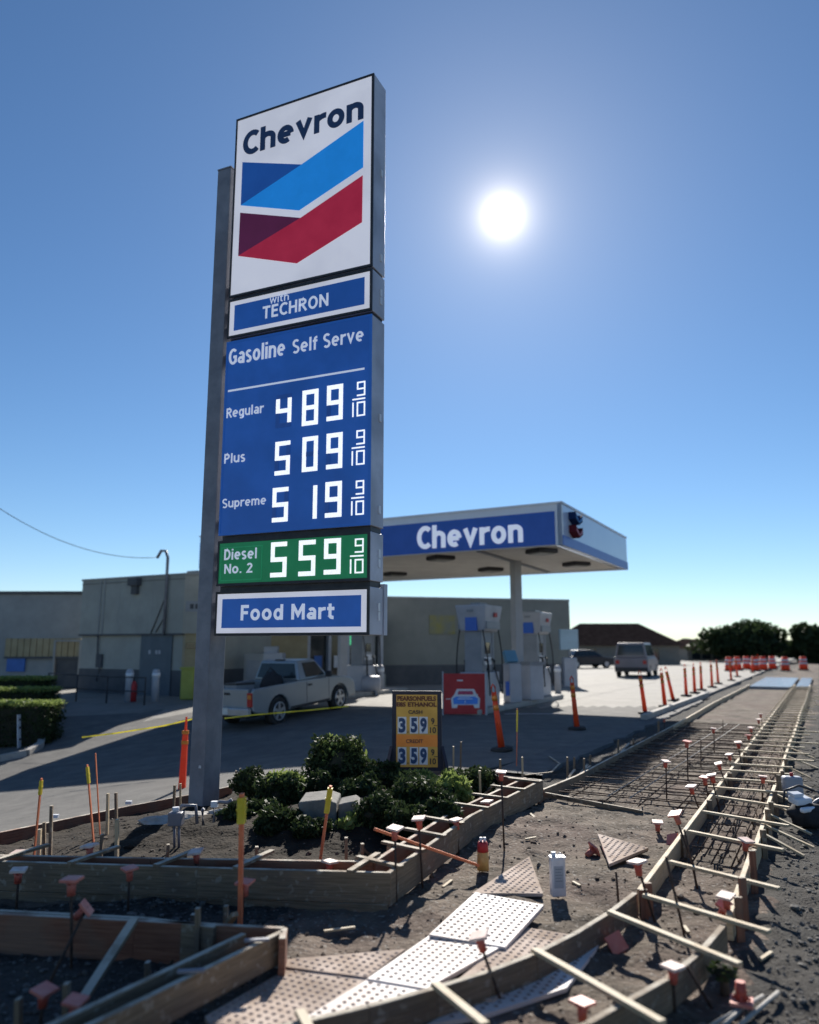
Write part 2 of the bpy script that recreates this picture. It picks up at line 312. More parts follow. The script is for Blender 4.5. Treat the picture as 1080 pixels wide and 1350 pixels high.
def stext(pl, txt, u0, u1, v0, v1, d, m, par, w=.17, thick=.004, gap=.11):
    tot = sum(glyph(c, w)[0]+gap for c in txt)-gap; ku = (u1-u0)/tot; kv = v1-v0; x = 0; mb = MB(); k = 0
    for ch in txt:
        wd, sts = glyph(ch, w)
        for st in sts:
            P = [Vector(((a+x)*ku, b*kv)) for a, b in st]; closed = (P[0]-P[-1]).length < 1e-5; hw_ = w*(ku+kv)/4; n = len(P); Lf = []; Rt = []; dd = d+thick+k*.0004; k = (k+1) % 4
            for i, p_ in enumerate(P):
                a = P[i]-P[i-1] if i else (P[-1]-P[-2] if closed else P[1]-P[0]); b = P[i+1]-P[i] if i < n-1 else (P[1]-P[0] if closed else P[-1]-P[-2])
                a = a.normalized(); b = b.normalized(); nn = Vector((-(a.y+b.y), a.x+b.x))
                nn = nn.normalized() if nn.length > 1e-4 else Vector((-a.y, a.x)); c_ = max(.45, nn.dot(Vector((-a.y, a.x)))); nn = nn*hw_/c_; Lf.append(p_+nn); Rt.append(p_-nn)
            o = len(mb.v)
            for q, r_ in zip(Lf, Rt): mb.v += [tuple(pl.p(u0+q.x, v0+q.y, dd)), tuple(pl.p(u0+r_.x, v0+r_.y, dd)), tuple(pl.p(u0+q.x, v0+q.y, d)), tuple(pl.p(u0+r_.x, v0+r_.y, d))]
            for i in range(n-1):
                j = o+4*i; mb.face((j, j+4, j+5, j+1)); mb.face((j, j+2, j+6, j+4)); mb.face((j+1, j+5, j+7, j+3))
            if not closed: mb.face((o, o+1, o+3, o+2)); j = o+4*(n-1); mb.face((j, j+2, j+3, j+1))
        x += wd+gap
    return mb.build('lettering', m, par)
SEG = {'0': 'abcdef', '1': 'bc', '2': 'abged', '3': 'abgcd', '4': 'fgbc', '5': 'afgcd', '6': 'afgedc', '7': 'abc', '8': 'abcdefg', '9': 'abcdfg'}
def digit(pl, ch, u0, u1, v0, v1, th, d, mb, off=False):
    vm = (v0+v1)/2; e = 0
    seg = {'a': (u0, u1, v1-th, v1), 'd': (u0, u1, v0, v0+th), 'g': (u0, u1, vm-th/2, vm+th/2),
           'f': (u0, u0+th, vm+th/2+e, v1-th-e), 'e': (u0, u0+th, v0+th, vm-th/2), 'b': (u1-th, u1, vm+th/2, v1-th), 'c': (u1-th, u1, v0+th, vm-th/2)}
    on = SEG[ch]
    if 'g' not in on and not off:
        seg['b'] = (u1-th, u1, vm, v1-(th if 'a' in on else 0)); seg['c'] = (u1-th, u1, v0+(th if 'd' in on else 0), vm); seg['f'] = (u0, u0+th, vm, v1-th); seg['e'] = (u0, u0+th, v0+th, vm)
    if off: return [pl.box(*q, d, d+.006) for k, q in seg.items() if k not in on]
    for k, q in seg.items():
        if k in on: pl.box(*q, d, d+.006, mb)
    return mb
def leaf_mesh(name, c, rad, n, size, m, parent=None, boxy=False, kind=None, seed=0, shell=.35, flat=0):
    g = np.random.default_rng(seed); c = np.array(c); rad = np.array(rad)
    if boxy:
        p = g.uniform(-1, 1, (n, 3)); ax = g.integers(0, 3, n); sg = g.choice([-1, 1], n); k = g.uniform(1-shell, 1.03, n); p[np.arange(n), ax] = sg*k
    else:
        p = g.normal(size=(n, 3)); p /= np.linalg.norm(p, axis=1)[:, None]
        lump = 1+.16*np.sin(p[:, 0]*5+seed)+.13*np.sin(p[:, 1]*6+seed*2)+.12*np.sin(p[:, 2]*7+seed*3)
        p *= (g.uniform(1-shell, 1.04, n)*lump)[:, None]
    P = c+p*rad
    a = g.normal(size=(n, 3)); a /= np.linalg.norm(a, axis=1)[:, None]; b = np.cross(a, g.normal(size=(n, 3))); b /= np.linalg.norm(b, axis=1)[:, None]
    s = (size*g.uniform(.6, 1.3, n))[:, None]
    V = np.stack([P-a*s, P+b*s*.45, P+a*s, P-b*s*.45], 1).reshape(-1, 3)
    if parent is not None: V = V-np.array(parent.location)
    F = np.arange(4*n).reshape(-1, 4)
    me = bpy.data.meshes.new(name); me.from_pydata(V.tolist(), [], F.tolist()); me.materials.append(m)
    o = bpy.data.objects.new(name, me); C.objects.link(o); o.parent = parent
    if kind: o['kind'] = kind
    return o
def blob(name, c, rad, m, parent=None, amp=.15, seed=0, sub=3, flatbot=False):
    bm = bmesh.new(); bmesh.ops.create_icosphere(bm, subdivisions=sub, radius=1)
    for v in bm.verts:
        k = 1+amp*noise.noise(v.co*2.1+Vector((seed, seed*2, 0)))*2
        v.co = Vector(((v.co.x*k)*rad[0], v.co.y*k*rad[1], v.co.z*k*rad[2]))+Vector(c)-(parent.location if parent else Vector())
    me = bpy.data.meshes.new(name); bm.to_mesh(me); bm.free(); me.materials.append(m); me.polygons.foreach_set('use_smooth', [True]*len(me.polygons))
    o = bpy.data.objects.new(name, me); C.objects.link(o)
    if parent: o.parent = parent
    return o
# ------------------------------------------------------------------ lot outline (street-parallel curb on the right, driveway on the left)
LB = [(-60, 1.0), (-8, 5.6), (-4.75, 9.41), (-3.73, 10.85), (-3.12, 11.52), (-2.5, 11.85), (1.0, 11.45)]
for a_, b_ in ((11.6, -4.35), (14, -4.1), (24, -4.1), (27, -3.95), (70, -3.9), (300, -3.9)):
    q = S(a_, b_); LB.append((q.x, q.y))
def lot_y(X):
    for (x0, y0), (x1, y1) in zip(LB, LB[1:]):
        if x0 <= X <= x1: return y0+(y1-y0)*(X-x0)/(x1-x0)
    return 1e9
BUMP = [(-.9, 8.2, 1.6, 1.1, .17), (-2.6, 9.3, .9, .8, .12), (-.1, 9.2, 1.2, 1.5, .14), (-2.2, 8.1, 1.0, .6, .12)]
def dirt_z(X, Y):
    z = zg(X, Y)
    if Y < 30:
        n = noise.noise(Vector((X*.9, Y*.9, 0)))*.03+noise.noise(Vector((X*3.5, Y*3.5, 3)))*.032
        if Y < 16: n += noise.noise(Vector((X*10, Y*10, 7)))*.018+noise.noise(Vector((X*24, Y*24, 9)))*.006
        z += n
        for bx, by, rx, ry, h in BUMP:
            d = ((X-bx)/rx)**2+((Y-by)/ry)**2
            if d < 4: z += h*math.exp(-d*1.4)*(1+.3*noise.noise(Vector((X*5, Y*5, 2))))
    q = X*SD.x+Y*SD.y; b = X*RD.x+Y*RD.y
    if b < -5.5 and Y < 8: pass
    if Y > lot_y(X)-.02: z = zg(X, Y)-.12
    return z
xs = list(np.arange(-7, 7, .055)); d = .07
while xs[-1] < 900: d *= 1.09; xs.append(xs[-1]+d)
d = .07
while xs[0] > -900: d *= 1.09; xs.insert(0, xs[0]-d)
ys = [-40, -10, -3, 0]+list(np.arange(1.2, 12, .055)); d = .06
while ys[-1] < 1500: d *= 1.05; ys.append(ys[-1]+d)
nx, ny = len(xs), len(ys)
V = [(x, y, dirt_z(x, y)) for y in ys for x in xs]
F = [(j*nx+i, j*nx+i+1, (j+1)*nx+i+1, (j+1)*nx+i) for j in range(ny-1) for i in range(nx-1)]
me = bpy.data.meshes.new('ground'); me.from_pydata(V, [], F); me.polygons.foreach_set('use_smooth', [True]*len(F))
for m in (m_dirt, m_gravel, m_soil): me.materials.append(m)
mi = []
for j in range(ny-1):
    for i in range(nx-1):
        X, Y = xs[i], ys[j]; b = X*RD.x+Y*RD.y; a = X*SD.x+Y*SD.y; jit = noise.noise(Vector((X*2, Y*2, 5)))*.25
        k = 0
        if b+jit > -.55: k = 1
        elif X < -.9+jit*2 and Y < 5.9 and b < -2.5: k = 1
        elif a+jit > 9 and b < -3.1 : k = 1
        elif Y > 6.2+jit*.3 and b < -3.05 and Y < 12: k = 2
        elif a > 19+jit and b < -1: k = 0
        mi.append(k)
me.polygons.foreach_set('material_index', mi)
go = bpy.data.objects.new('ground', me); C.objects.link(go); tag(go, kind='structure')
# the paved lot, one ruled sheet with a skirt at its edge
Xs = sorted(set([x for x, y in LB if -60 <= x <= 140]+list(np.arange(-12, 12, .35))+list(np.arange(-60, -12, 4))+list(np.arange(12, 140, 3))))
V = []; F = []; per = 0
ts = [0, 0, .15]
while ts[-1] < 160: ts.append(ts[-1]*1.12+.1)
for X in Xs:
    y0 = lot_y(X)
    for k, t in enumerate(ts): V.append((X, y0+t, zg(X, y0+t)+(.05 if k else -.14)))
per = len(ts)
for i in range(len(Xs)-1):
    for k in range(per-1): F.append((i*per+k, (i+1)*per+k, (i+1)*per+k+1, i*per+k+1))
me = bpy.data.meshes.new('parking_lot'); me.from_pydata(V, [], F); me.materials.append(m_conc); me.materials.append(m_lot)
me.polygons.foreach_set('material_index', [1 if (f_.center.y < 23.2 and f_.center.x < 30) else 0 for f_ in me.polygons])
o = bpy.data.objects.new('pavement', me); C.objects.link(o); tag(o, kind='structure')
# a worn asphalt strip between the lot and the form board
V = []; F = []; K = 40
for i in range(K+1):
    a = 10.6+i*.42; b0 = -4.08 if a > 13.9 else -4.3
    wob = .14*noise.noise(Vector((a*2, 0, 0)))
    V += [(*S(a, b0-.02).xy, .055), (*S(a, -3.62+wob).xy, .05), (*S(a, -3.58+wob).xy, -.06)]
for i in range(K):
    for k in range(2): F.append((i*3+k, i*3+k+1, (i+1)*3+k+1, (i+1)*3+k))
me = bpy.data.meshes.new('asphalt'); me.from_pydata(V, [], F); me.materials.append(m_asph); o = bpy.data.objects.new('road_edge', me); C.objects.link(o); tag(o, kind='structure')
# curb along the lot further on
mb = MB(); mb.bar(S(19.5, -3.98, .09), S(30, -3.85, .09), .16, .18); o = mb.build('curb', m_curb); bevel(o, .02); tag(o, kind='structure')
# new pavement cast far along the forms
mb = MB(); mb.box(S(42, -2.15, .06), (11, 1.6, .12), rz=R(62)); mb.box(S(42, -.94, .06), (11, .5, .12), rz=R(62)); o = mb.build('pavement', m_wetc); tag(o, kind='structure')
# painted line / joints in the lot
for k, (p, q) in enumerate((((250, 938), (60, 1000)), ((540, 915), (700, 915)))): pass
def joint(p, q, w_=.02):
    mb = MB(); p = Vector(p); q = Vector(q); n = 24; s = (q-p).cross(UP).normalized()*w_/2; o = len(mb.v)
    for i in range(n+1):
        c = p.lerp(q, i/n); 
        for sg in (-1, 1): X = c+s*sg; mb.v.append((X.x, X.y, zg(X.x, X.y)+.055))
    for i in range(n): mb.face((2*i, 2*i+1, 2*i+3, 2*i+2))
    return mb
jm = MB()
for k in range(9):
    a = S(12+k*4.5, -4.3); b = S(12+k*4.5, -19)
    j = joint(a, b); o_ = len(jm.v); jm.v += j.v
    for f in j.f: jm.face(tuple(i+o_ for i in f))
for k in range(4):
    a = S(14, -7.5-k*3.6); b = S(40, -7.5-k*3.6); j = joint(a, b); o_ = len(jm.v); jm.v += j.v
    for f in j.f: jm.face(tuple(i+o_ for i in f))
o = jm.build('pavement_joints', m_asph); tag(o, kind='structure')
def line(pts_px, w_, name, m):
    mb = MB()
    for (a, b) in pts_px:
        p = gp(*a, .058); q = gp(*b, .058); s = (q-p).cross(UP).normalized()*w_/2; o = len(mb.v); mb.v += [tuple(p-s), tuple(p+s), tuple(q+s), tuple(q-s)]; mb.face((o, o+1, o+2, o+3))
    o = mb.build(name, m); tag(o, kind='structure')
line([((665, 941), (738, 941)), ((538, 941), (556, 942))], .1, 'painted_marking', m_card)
# pebbles and clods
def pebbles(name, spots, m, label):
    bm = bmesh.new(); bmesh.ops.create_icosphere(bm, subdivisions=1, radius=1); bv = np.array([v.co[:] for v in bm.verts]); bf = np.array([[v.index for v in f.verts] for f in bm.faces]); bm.free()
    # 12-vertex icosahedron is enough
    bm = bmesh.new(); bmesh.ops.create_icosphere(bm, subdivisions=1, radius=1)
    bm.free()
    g = (1+5**.5)/2
    Vv = []; Ff = []; k = 0
    for X, Y, s in spots:
        q = bv*np.array([1, random.uniform(.6, 1), random.uniform(.4, .75)])*s*(1+rng.uniform(-.25, .25, (len(bv), 1)))
        t = random.uniform(0, 6.28); c_, s_ = math.cos(t), math.sin(t)
        Vv.append(np.stack([q[:, 0]*c_-q[:, 1]*s_+X, q[:, 0]*s_+q[:, 1]*c_+Y, q[:, 2]+dirt_z(X, Y)+s*.2], 1)); Ff.append(bf+k*len(bv)); k += 1
    me = bpy.data.meshes.new(name); me.from_pydata(np.concatenate(Vv).tolist(), [], np.concatenate(Ff).tolist()); me.materials.append(m)
    o = bpy.data.objects.new(name, me); C.objects.link(o); tag(o, label, 'gravel' if 'gravel' in name else 'soil', kind='stuff'); return o
sp = []
while len(sp) < 9000:
    Y = 2.2+random.random()**1.7*13; X = random.uniform(-.6*Y, .75*Y); b = X*RD.x+Y*RD.y; a = X*SD.x+Y*SD.y
    if b > -.45 or (X < -.8 and Y < 5.9 and b < -2.4): sp.append((X, Y, min(.04, .005+random.expovariate(1/.0042))*(1+.06*Y)))
pebbles('gravel', sp, m_peb, 'loose dark grey gravel beside the timber forms')
sp = []
while len(sp) < 6500:
    Y = 3+random.random()**1.5*14; X = random.uniform(-.6*Y, .6*Y); b = X*RD.x+Y*RD.y
    if b < -.7 and Y < lot_y(X)-.2: sp.append((X, Y, min(.035, .003+random.expovariate(1/.0035))*(1+.05*Y)))
pebbles('dirt_clods', sp, m_dirt, 'loose clods and pebbles scattered over the brown dirt')
# ------------------------------------------------------------------ pylon price sign
O = Vector((-2.31, 9.2, 0)); U = Vector((.911, -.413, 0)).normalized(); Nn = Vector((-U.y*-1, 0, 0)); Nn = Vector((-.413, -.911, 0)).normalized()
PS = Plane(O, U, Nn)
W = 2.06; DP = .33
sg = empty('price_sign', PS.p(-.18, zg(-2.4, 9.3), -.18), 'tall blue and white fuel price sign on a grey steel post', 'sign')
zr = lambda y: PS.px(489, y)[1]
topz = PS.px(497, 95)[1]
poletop = PS.px(290, 233)[1]+.12
mb = MB(); PS.box(-.30, -.085, -.5, poletop, -.03, -.33, mb); po = mb.build('pole', m_galv, sg); bevel(po, .012)
mb = MB(); PS.box(-.302, -.083, poletop, poletop+.02, -.028, -.332, mb); mb.build('pole_cap', m_galv, sg)
mb = MB(); PS.box(-.42, .04, -.42, -.22, .08, -.45, mb); mb.build('base_plate', m_curb, sg)
mb = MB(); PS.box(-.16, -.13, PS.px(283, 1015)[1], PS.px(283, 1015)[1]+.03, -.02, -.03, mb); mb.build('tag', m_card, sg)
for y in (1, 2.1, 3.4, 4.6, 6.2): pass
rows = [('main', topz, zr(351)), ('tech', zr(354), zr(409)), ('gas', zr(414), zr(692)), ('diesel', zr(700), zr(765)), ('food', zr(773), zr(837))]
faces = {'main': m_white, 'tech': m_white, 'gas': m_blue, 'diesel': m_green, 'food': m_white}
for nme, z1, z0 in rows:
    mb = MB(); PS.box(0, W, z0, z1, -.012, -DP, mb); cb = mb.build('cabinet', m_cab, sg); bevel(cb, .008)
    mb = MB(); PS.box(.025, W-.03, z0+.03, z1-.03, 0, -.012+.001, mb); fc = mb.build('sign_face', faces[nme], sg)
    mb = MB()   # dark retaining frame
    for q in ((0, W, z0, z0+.03), (0, W, z1-.03, z1), (0, .025, z0+.03, z1-.03), (W-.03, W, z0+.03, z1-.03)): PS.box(*q, .006, -.011, mb)
    mb.build('face_frame', m_dark if nme != 'gas' else m_dblue, cb)
    for (yy) in (z0+.16, (z0+z1)/2):
        mb = MB(); PS.box(W, W+.012, yy, yy+.09, -.2, -.24, mb); mb.build('latch', m_cwhite, cb)
    # brackets to the pole
    for yy in (z0+.12, z1-.2):
        if yy < poletop-.1:
            mb = MB(); PS.box(-.085, 0, yy, yy+.08, -.1, -.26, mb); mb.build('bracket', m_galv, sg)
mb = MB(); PS.box(W-.09, W+.012, zr(837), zr(773)+.05, -.34, -.42, mb); mb.build('rear_rail', m_cab, sg)
for (z1, z0) in ((rows[0][2], rows[1][1]), (rows[1][2], rows[2][1]), (rows[2][2], rows[3][1]), (rows[3][2], rows[4][1])): PS.box(.02, W-.02, z0, z1, -.05, -.3).build('spacer', m_dark, sg)
def inner(nme, z1, z0, m, mg=.13):
    mb = MB(); PS.box(mg, W-mg, z0+mg*.9, z1-mg*.9, .0005, .004, mb); return mb.build('inset_panel', m, sg)
inner(*rows[1], m_blue, .1); inner(*rows[4], m_blue, .1)
pp = lambda x, y: PS.px(x, y)
for name, m, pts, dd in (('chevron_stripe', m_dblue, [(320, 214), (397.9, 217), (317.7, 270.8)], .004), ('chevron_stripe', m_lblue, [(317.7, 270.8), (397.9, 217), (479.5, 159.4), (479, 220.7), (394.5, 277.5)], .005),
                     ('chevron_stripe', m_dred, [(317, 280.6), (396.5, 287.4), (314.3, 337.5)], .004), ('chevron_stripe', m_red, [(314.3, 337.5), (396.5, 287.4), (478.4, 231.4), (477.5, 293), (391.4, 347.3)], .005)):
    PS.poly([pp(*q) for q in pts], .0005, dd).build(name, m, sg)
def tx(txt, bl, tr, m, d=.001, bold=.02, par=sg, pl=PS):
    u0, v0 = pl.px(*bl); u1, v1 = pl.px(*tr); return pl.text(txt, u0, u1, v0, v1, d, 'lettering', m, par, bold)
# wordmark: bottom left of C, top of h / right of n
u0, _ = pp(320.5, 190); u1, _ = pp(480, 140); vb = (pp(335, 205)[1]+pp(477, 154)[1])/2; vt = pp(351, 166)[1]
stext(PS, 'Chevron', u0, u1, vb, vt, .001, m_navy, sg, .2, gap=.05)
def st(t, x0, x1, yb, yt, w=.17, xm=None): xm = xm or x0; stext(PS, t, pp(x0, yb)[0], pp(x1, yb)[0], pp(xm, yb)[1], pp(xm, yt)[1], .0045, m_let, sg, w)
st('with', 356, 381, 401, 391, .13); st('TECHRON', 346.5, 433, 421, 405, .16)
st('Gasoline', 302, 375.5, 482, 461, .17); st('Self Serve', 386, 479.5, 466.5, 449, .16)
vm = (pp(301, 517)[1]+pp(480, 484.7)[1])/2
PS.box(.05, W-.09, vm-.012, vm+.012, .0005, .004).build('rule_line', m_let, sg)
st('Regular', 299, 347.5, 551.5, 539, .16); st('Plus', 296, 323.5, 611.5, 599, .16); st('Supreme', 293.5, 351, 670, 658.5, .15)
st('Diesel', 296, 339, 738.5, 724.5, .16); st('No. 2', 296, 333, 756.5, 744, .16); st('Food Mart', 317.5, 441.5, 818, 798, .18)
mb = MB(); u0, v1 = pp(292, 722); u1, v0 = pp(345, 764)
for q in ((u0, u1, v0, v0+.012), (u0, u1, v1-.012, v1), (u0, u0+.012, v0, v1), (u1-.012, u1, v0, v1)): PS.box(*q, .0005, .003, mb)
mb.build('label_border', mat('green_line', (.01, .22, .09), None, 3, .4, emis=.35), sg)
cr = lambda x, y: PS.px(260+x*.3111, 440+y*.3111)
DG = [('4', 337, 262, 398, 392), ('8', 448, 243, 512, 383), ('9', 552, 222, 617, 362), ('5', 333, 460, 392, 595), ('0', 448, 440, 510, 580), ('9', 550, 425, 615, 568),
      ('5', 322, 655, 384, 795), ('1', 448, 648, 507, 783), ('9', 545, 630, 612, 775), ('5', 315, 885, 378, 1030), ('5', 433, 877, 500, 1025), ('9', 540, 870, 608, 1018)]
for ch, a, b, c, d in DG:
    u0, v1 = cr(a, b); u1, v0 = cr(c, d); v1 -= .0; 
    o = digit(PS, ch, u0, u1, v0, v1, .052, .001, MB()).build('price_digit', m_led, sg)
    if ch not in '81' and b < 850:
        for sm_ in digit(PS, ch, u0, u1, v0, v1, .052, .0008, MB(), off=True): sm_.build('unlit_segment', m_segoff, o)
for a, b, c, d in ((660, 200, 712, 350), (657, 405, 710, 557), (655, 617, 707, 770), (650, 862, 705, 1018)):
    u0, v1 = cr(a, b+8); u1, v0 = cr(c, d-4); vm = (v0+v1)/2; mb = MB(); t = .016
    w4 = u1-u0
    digit(PS, '9', u0+w4*.35, u1, vm+.035, v1, t, .001, mb); PS.box(u0, u1, vm-.008, vm+.008, .001, .006, mb)
    digit(PS, '0', u0+w4*.35, u1, v0, vm-.035, t, .001, mb); PS.box(u0, u0+t, v0, vm-.035, .001, .006, mb)
    mb.build('tenths_digits', m_led, sg)
# ------------------------------------------------------------------ fuel canopy
FR = Vector((3.98, 19.8, 0)); FL = Vector((-7.2, 26.2, 0)); SV = SD*7.6; H1, H2 = 4.4, 5.5
CU = (FR-FL).normalized(); CN = Vector((CU.y, -CU.x, 0)); CN = CN if CN.y < 0 else -CN; LEN = (FR-FL).length
cn = empty('fuel_canopy', FR+SV*.5-CU*3, 'large white and blue station canopy on steel columns over the pumps', 'canopy')
PC = Plane(FL, CU, CN)
th = .12
PC.box(0, LEN, H1, H2, 0, -th).build('front_fascia', m_cwhite, cn)
PC.box(.02, PC.px(732, 700)[0], H1+.015, H2-.2, .0, .03).build('blue_band', m_cblue, cn)
PSd = Plane(FR, SD, CU)     # right end, facing along the street
PSd.box(.0, 7.6, H1, H2, -.0, -th).build('side_fascia', mat('sky_reflection_fascia', (.5, .62, .84), (.55, .67, .88), .5, .22, spec=.9), cn)  # blue sky reflection put into the fascia's base colour
PSd.box(.02, 7.6, H1+.0, H1+.26, .0, .02).build('blue_band', m_cblue, cn)
P2 = Plane(FL, SD, -CU); P2.box(0, 7.6, H1, H2, 0, -th).build('side_fascia', m_cwhite, cn)
P3 = Plane(FL+SV, CU, -CN); P3.box(0, LEN, H1, H2, 0, -th).build('rear_fascia', m_cwhite, cn)
PC.box(-.03, LEN+.03, H2, H2+.05, .035, -th, ).build('coping', m_cwhite, cn)
PSd.box(0, 7.6, H2, H2+.05, .03, -th).build('coping', m_cwhite, cn)
# ribbed soffit: one plank every 0.4 m
base = None; CQ = Vector((-SD.x, -SD.y, 0)); n = int((LEN-.3)/.4)
for k in range(n):
    u = .14+k*.4
    mb = MB(); mb.hexa([PC.p(u+a, z, -.13)-CQ*b for z in (H1+.06, H1+.09) for a, b in ((0, 0), (.385, 0), (.385, 7.34), (0, 7.34))]); o = mb.build('soffit_plank', m_deck, cn)
mb = MB(); PC.box(.13, LEN-.5, H1+.1, H1+.4, -.13, -7.35, mb); mb.build('roof_deck', m_deck, cn)
mb = MB(); mb.bar(atz(631, 726, H1+.04)+UP*.0, atz(723, 754, H1+.04), .12, .08); mb.build('beam', m_pumpg, cn)
for x, y in ((581, 736), (647, 751), (714, 727), (760, 744), (521, 757)):
    c = atz(x, y, H1); mb = MB(); mb.box((c.x, c.y, H1+.0), (.66, .66, .12), rz=R(28)); l = mb.build('light_box', m_dark, cn); bevel(l, .03)
    mb = MB(); mb.box((c.x, c.y, H1-.07), (.5, .5, .03), rz=R(28)); mb.build('lens', m_lamp, l)
u0, v0 = PC.px(551, 723); u1, v1 = PC.px(690, 690)
stext(PC, 'Chevron', u0, u1, PC.px(560, 724)[1], PC.px(584, 692)[1], .031, m_let, cn, .19, .03, gap=.08)
m_embn = mat('emblem_navy', (.01, .03, .1), None, 2, .8, spec=.1); m_embr = mat('emblem_maroon', (.1, .012, .02), None, 2, .8, spec=.1); m_embf = mat('emblem_blue_reflection', (.1, .3, .62), None, 2, .8, spec=.1); m_embg = mat('emblem_red_reflection', (.5, .25, .32), None, 2, .8, spec=.1)  # emblem face colours paled to paint in their reflection
# small chevron emblem on the side fascia
u0, v1 = PSd.px(751, 677); u1, v0 = PSd.px(766, 709)
u0, v0, u1, v1 = .62, H1+.28, 1.3, H2-.14
um = (u0+u1)/2; hh = (v1-v0); 
for (b0, mL, mR) in ((v0+hh*.52, m_dblue, m_lblue), (v0, m_dred, m_red)):
    t = hh*.4
    PSd.poly([(u0, b0+t+.05), (um, b0+t-.12), (u1, b0+t+.05), (u1, b0+.13), (um, b0), (u0, b0+.13)], .0, .2).build('emblem', m_embn if b0 > v0 else m_embr, cn)
    PSd.poly([(u0+.05, b0+t-.02), (um, b0+t-.18), (u1-.05, b0+t-.02), (u1-.05, b0+.17), (um, b0+.06), (u0+.05, b0+.17)], .201, .206).build('emblem_face', m_embf if b0 > v0 else m_embg, cn)
for cx, cy in ((3.35, 24.2), (-2.35, 27.35)):
    mb = MB(); mb.box((cx, cy, (H1+.1)/2), (.27, .27, H1+.1), rz=R(28)); o = mb.build('column', mat('column_paint', (.33, .34, .36), None, 2, .6) if cx > 0 else MATS['column_paint'], cn); bevel(o, .02)
    mb = MB(); mb.box((cx, cy, .35), (.34, .34, .7), rz=R(28)); o = mb.build('column_guard', m_pumpw, cn)
# roof vents
mb = MB(); mb.tube([(3.2, 24.5, 5.5), (3.2, 24.5, 6.0)], .05); mb.tube([(3.1, 24.5, 6.0), (3.35, 24.5, 6.02)], .06); mb.build('vent_pipe', m_pumpg, cn)
# islands
for cx, cy, nm in ((3.05, 23.75, 'right'), (-2.2, 27.9, 'left')):
    mb = MB(); mb.box((cx, cy, .12), (1.1, 7.2, .16), rz=-R(28)); o = mb.build('pump_island', m_curb); bevel(o, .04); tag(o, 'raised concrete pump island under the %s of the canopy' % ('right end' if nm == 'right' else 'hidden middle, behind the silver pickup'), 'island')
def make_pump():
    r = empty('fuel_pump', (0, 0, 0), 'x', 'fuel pump')
    b = MB().box((0, 0, .45), (.72, 1.1, .9)).build('lower_cabinet', m_pumpw, r, True); bevel(b, .02)
    for sy in (-1, 1): MB().box((0, sy*.4, 1.45), (.5, .1, 1.1)).build('upright', m_pumpg, r, True)
    b = MB().box((0, 0, 1.5), (.46, .74, 1.15)).build('dispenser_panel', m_pumpg, r, True)
    for sx in (-1, 1):
        s = MB().box((sx*.235, 0, 1.55), (.03, .34, .3)).build('screen', m_glass, r, True)
        MB().box((sx*.24, 0, 1.2), (.03, .5, .2)).build('grade_buttons', m_cwhite, r, True)
        for k, y in enumerate((-.24, .24)):
            mb = MB(); mb.tube([(sx*.26, y, 1.25), (sx*.34, y, 1.2), (sx*.33, y, .95)], .035, 6); nz = mb.build('nozzle', m_rub, r, True)
            mb = MB(); pts = []
            for i in range(13):
                t = i/12; pts.append((sx*(.34+.14*math.sin(t*math.pi)), y+(.33*math.copysign(1, y))*math.sin(t*1.57), 1.05+(1.0*t if t > .5 else 0) - .75*math.sin(min(t*2, 1)*1.57) + (.75*((t-.5)*2)**1 if t > .5 else 0)))
            mb.tube(pts, .018, 6); mb.build('hose', m_rub, nz, True)
    # flared topper
    z0, z1 = 2.0, 2.72
    pts = [(-.36, -.5, z0), (.36, -.5, z0), (.36, .5, z0), (-.36, .5, z0), (-.46, -.66, z1), (.46, -.66, z1), (.46, .66, z1), (-.46, .66, z1)]
    b = MB().hexa([Vector(p) for p in pts]).build('topper', m_pumpw, r, True); bevel(b, .05, 3)
    MB().box((0, -.56, z0+.2), (.34, .07, .36)).build('blue_panel', m_cblue, r, True)
    for sx in (-1, 1): MB().box((sx*.41, 0, z0+.17), (.05, .95, .2)).build('blue_panel', m_pumpg, r, True)
    MB().box((.455, .1, z0+.46), (.02, .22, .12)).build('red_mark', m_redp, r, True); MB().box((0, -.64, z0+.56), (.2, .02, .07)).build('word_mark', m_pumpg, r, True)
    MB().box((0, 0, z1+.04), (.3, .5, .08)).build('top_light', m_pumpg, r, True)
    return r
pump = make_pump()
for i, (x, y, lb) in enumerate(((1.95, 21.7, 'grey and white fuel pump behind the red car banner'), (4.2, 26.2, 'grey and white fuel pump behind the canopy column'), (-1.75, 29.3, 'fuel pump seen past the nose of the silver pickup'))):
    place(pump if i == 0 else copy_tree(pump), (x, y, .2), -R(28), lb, group='fuel pumps')
# bollards
def make_bollard():
    r = empty('bollard', (0, 0, 0), 'x', 'bollard'); MB().tube([(0, 0, 0), (0, 0, 1.0), (0, 0, 1.06)], [.12, .12, .07], 14).build('post', m_pumpw, r, True)
    MB().tube([(0, 0, .82), (0, 0, .94)], .13, 14).build('collar', m_cwhite, r, True); return r
bl = make_bollard()
for i, (x, y, lb, s) in enumerate(((502, 915, 'white bollard beside the pump past the pickup nose', 1), (169, 926, 'white bollard left of the blue-grey door', 1), (204, 926, 'white bollard in front of the blue-grey door', 1), (736, 915, 'white bollard right of the rear fuel pump', 1.0))):
    p = gp(x, y, .03); place(bl if i == 0 else copy_tree(bl), p, 0, lb, sc=s, group='white bollards')
# hose reel box and white cylinder by pumps
p = gp(489, 917, .04); r = empty('white_tank', p, 'white rounded tank standing between the bollard and the pump', 'tank'); MB().tube([(p.x-.35, p.y, .45), (p.x-.3, p.y, .45), (p.x+.3, p.y, .45), (p.x+.35, p.y, .45)], [.2, .3, .3, .2], 16).build('shell', m_pumpw, r)
for s in (-1, 1): MB().box((p.x+s*.2, p.y, .12), (.08, .4, .24)).build('foot', m_pumpg, r)
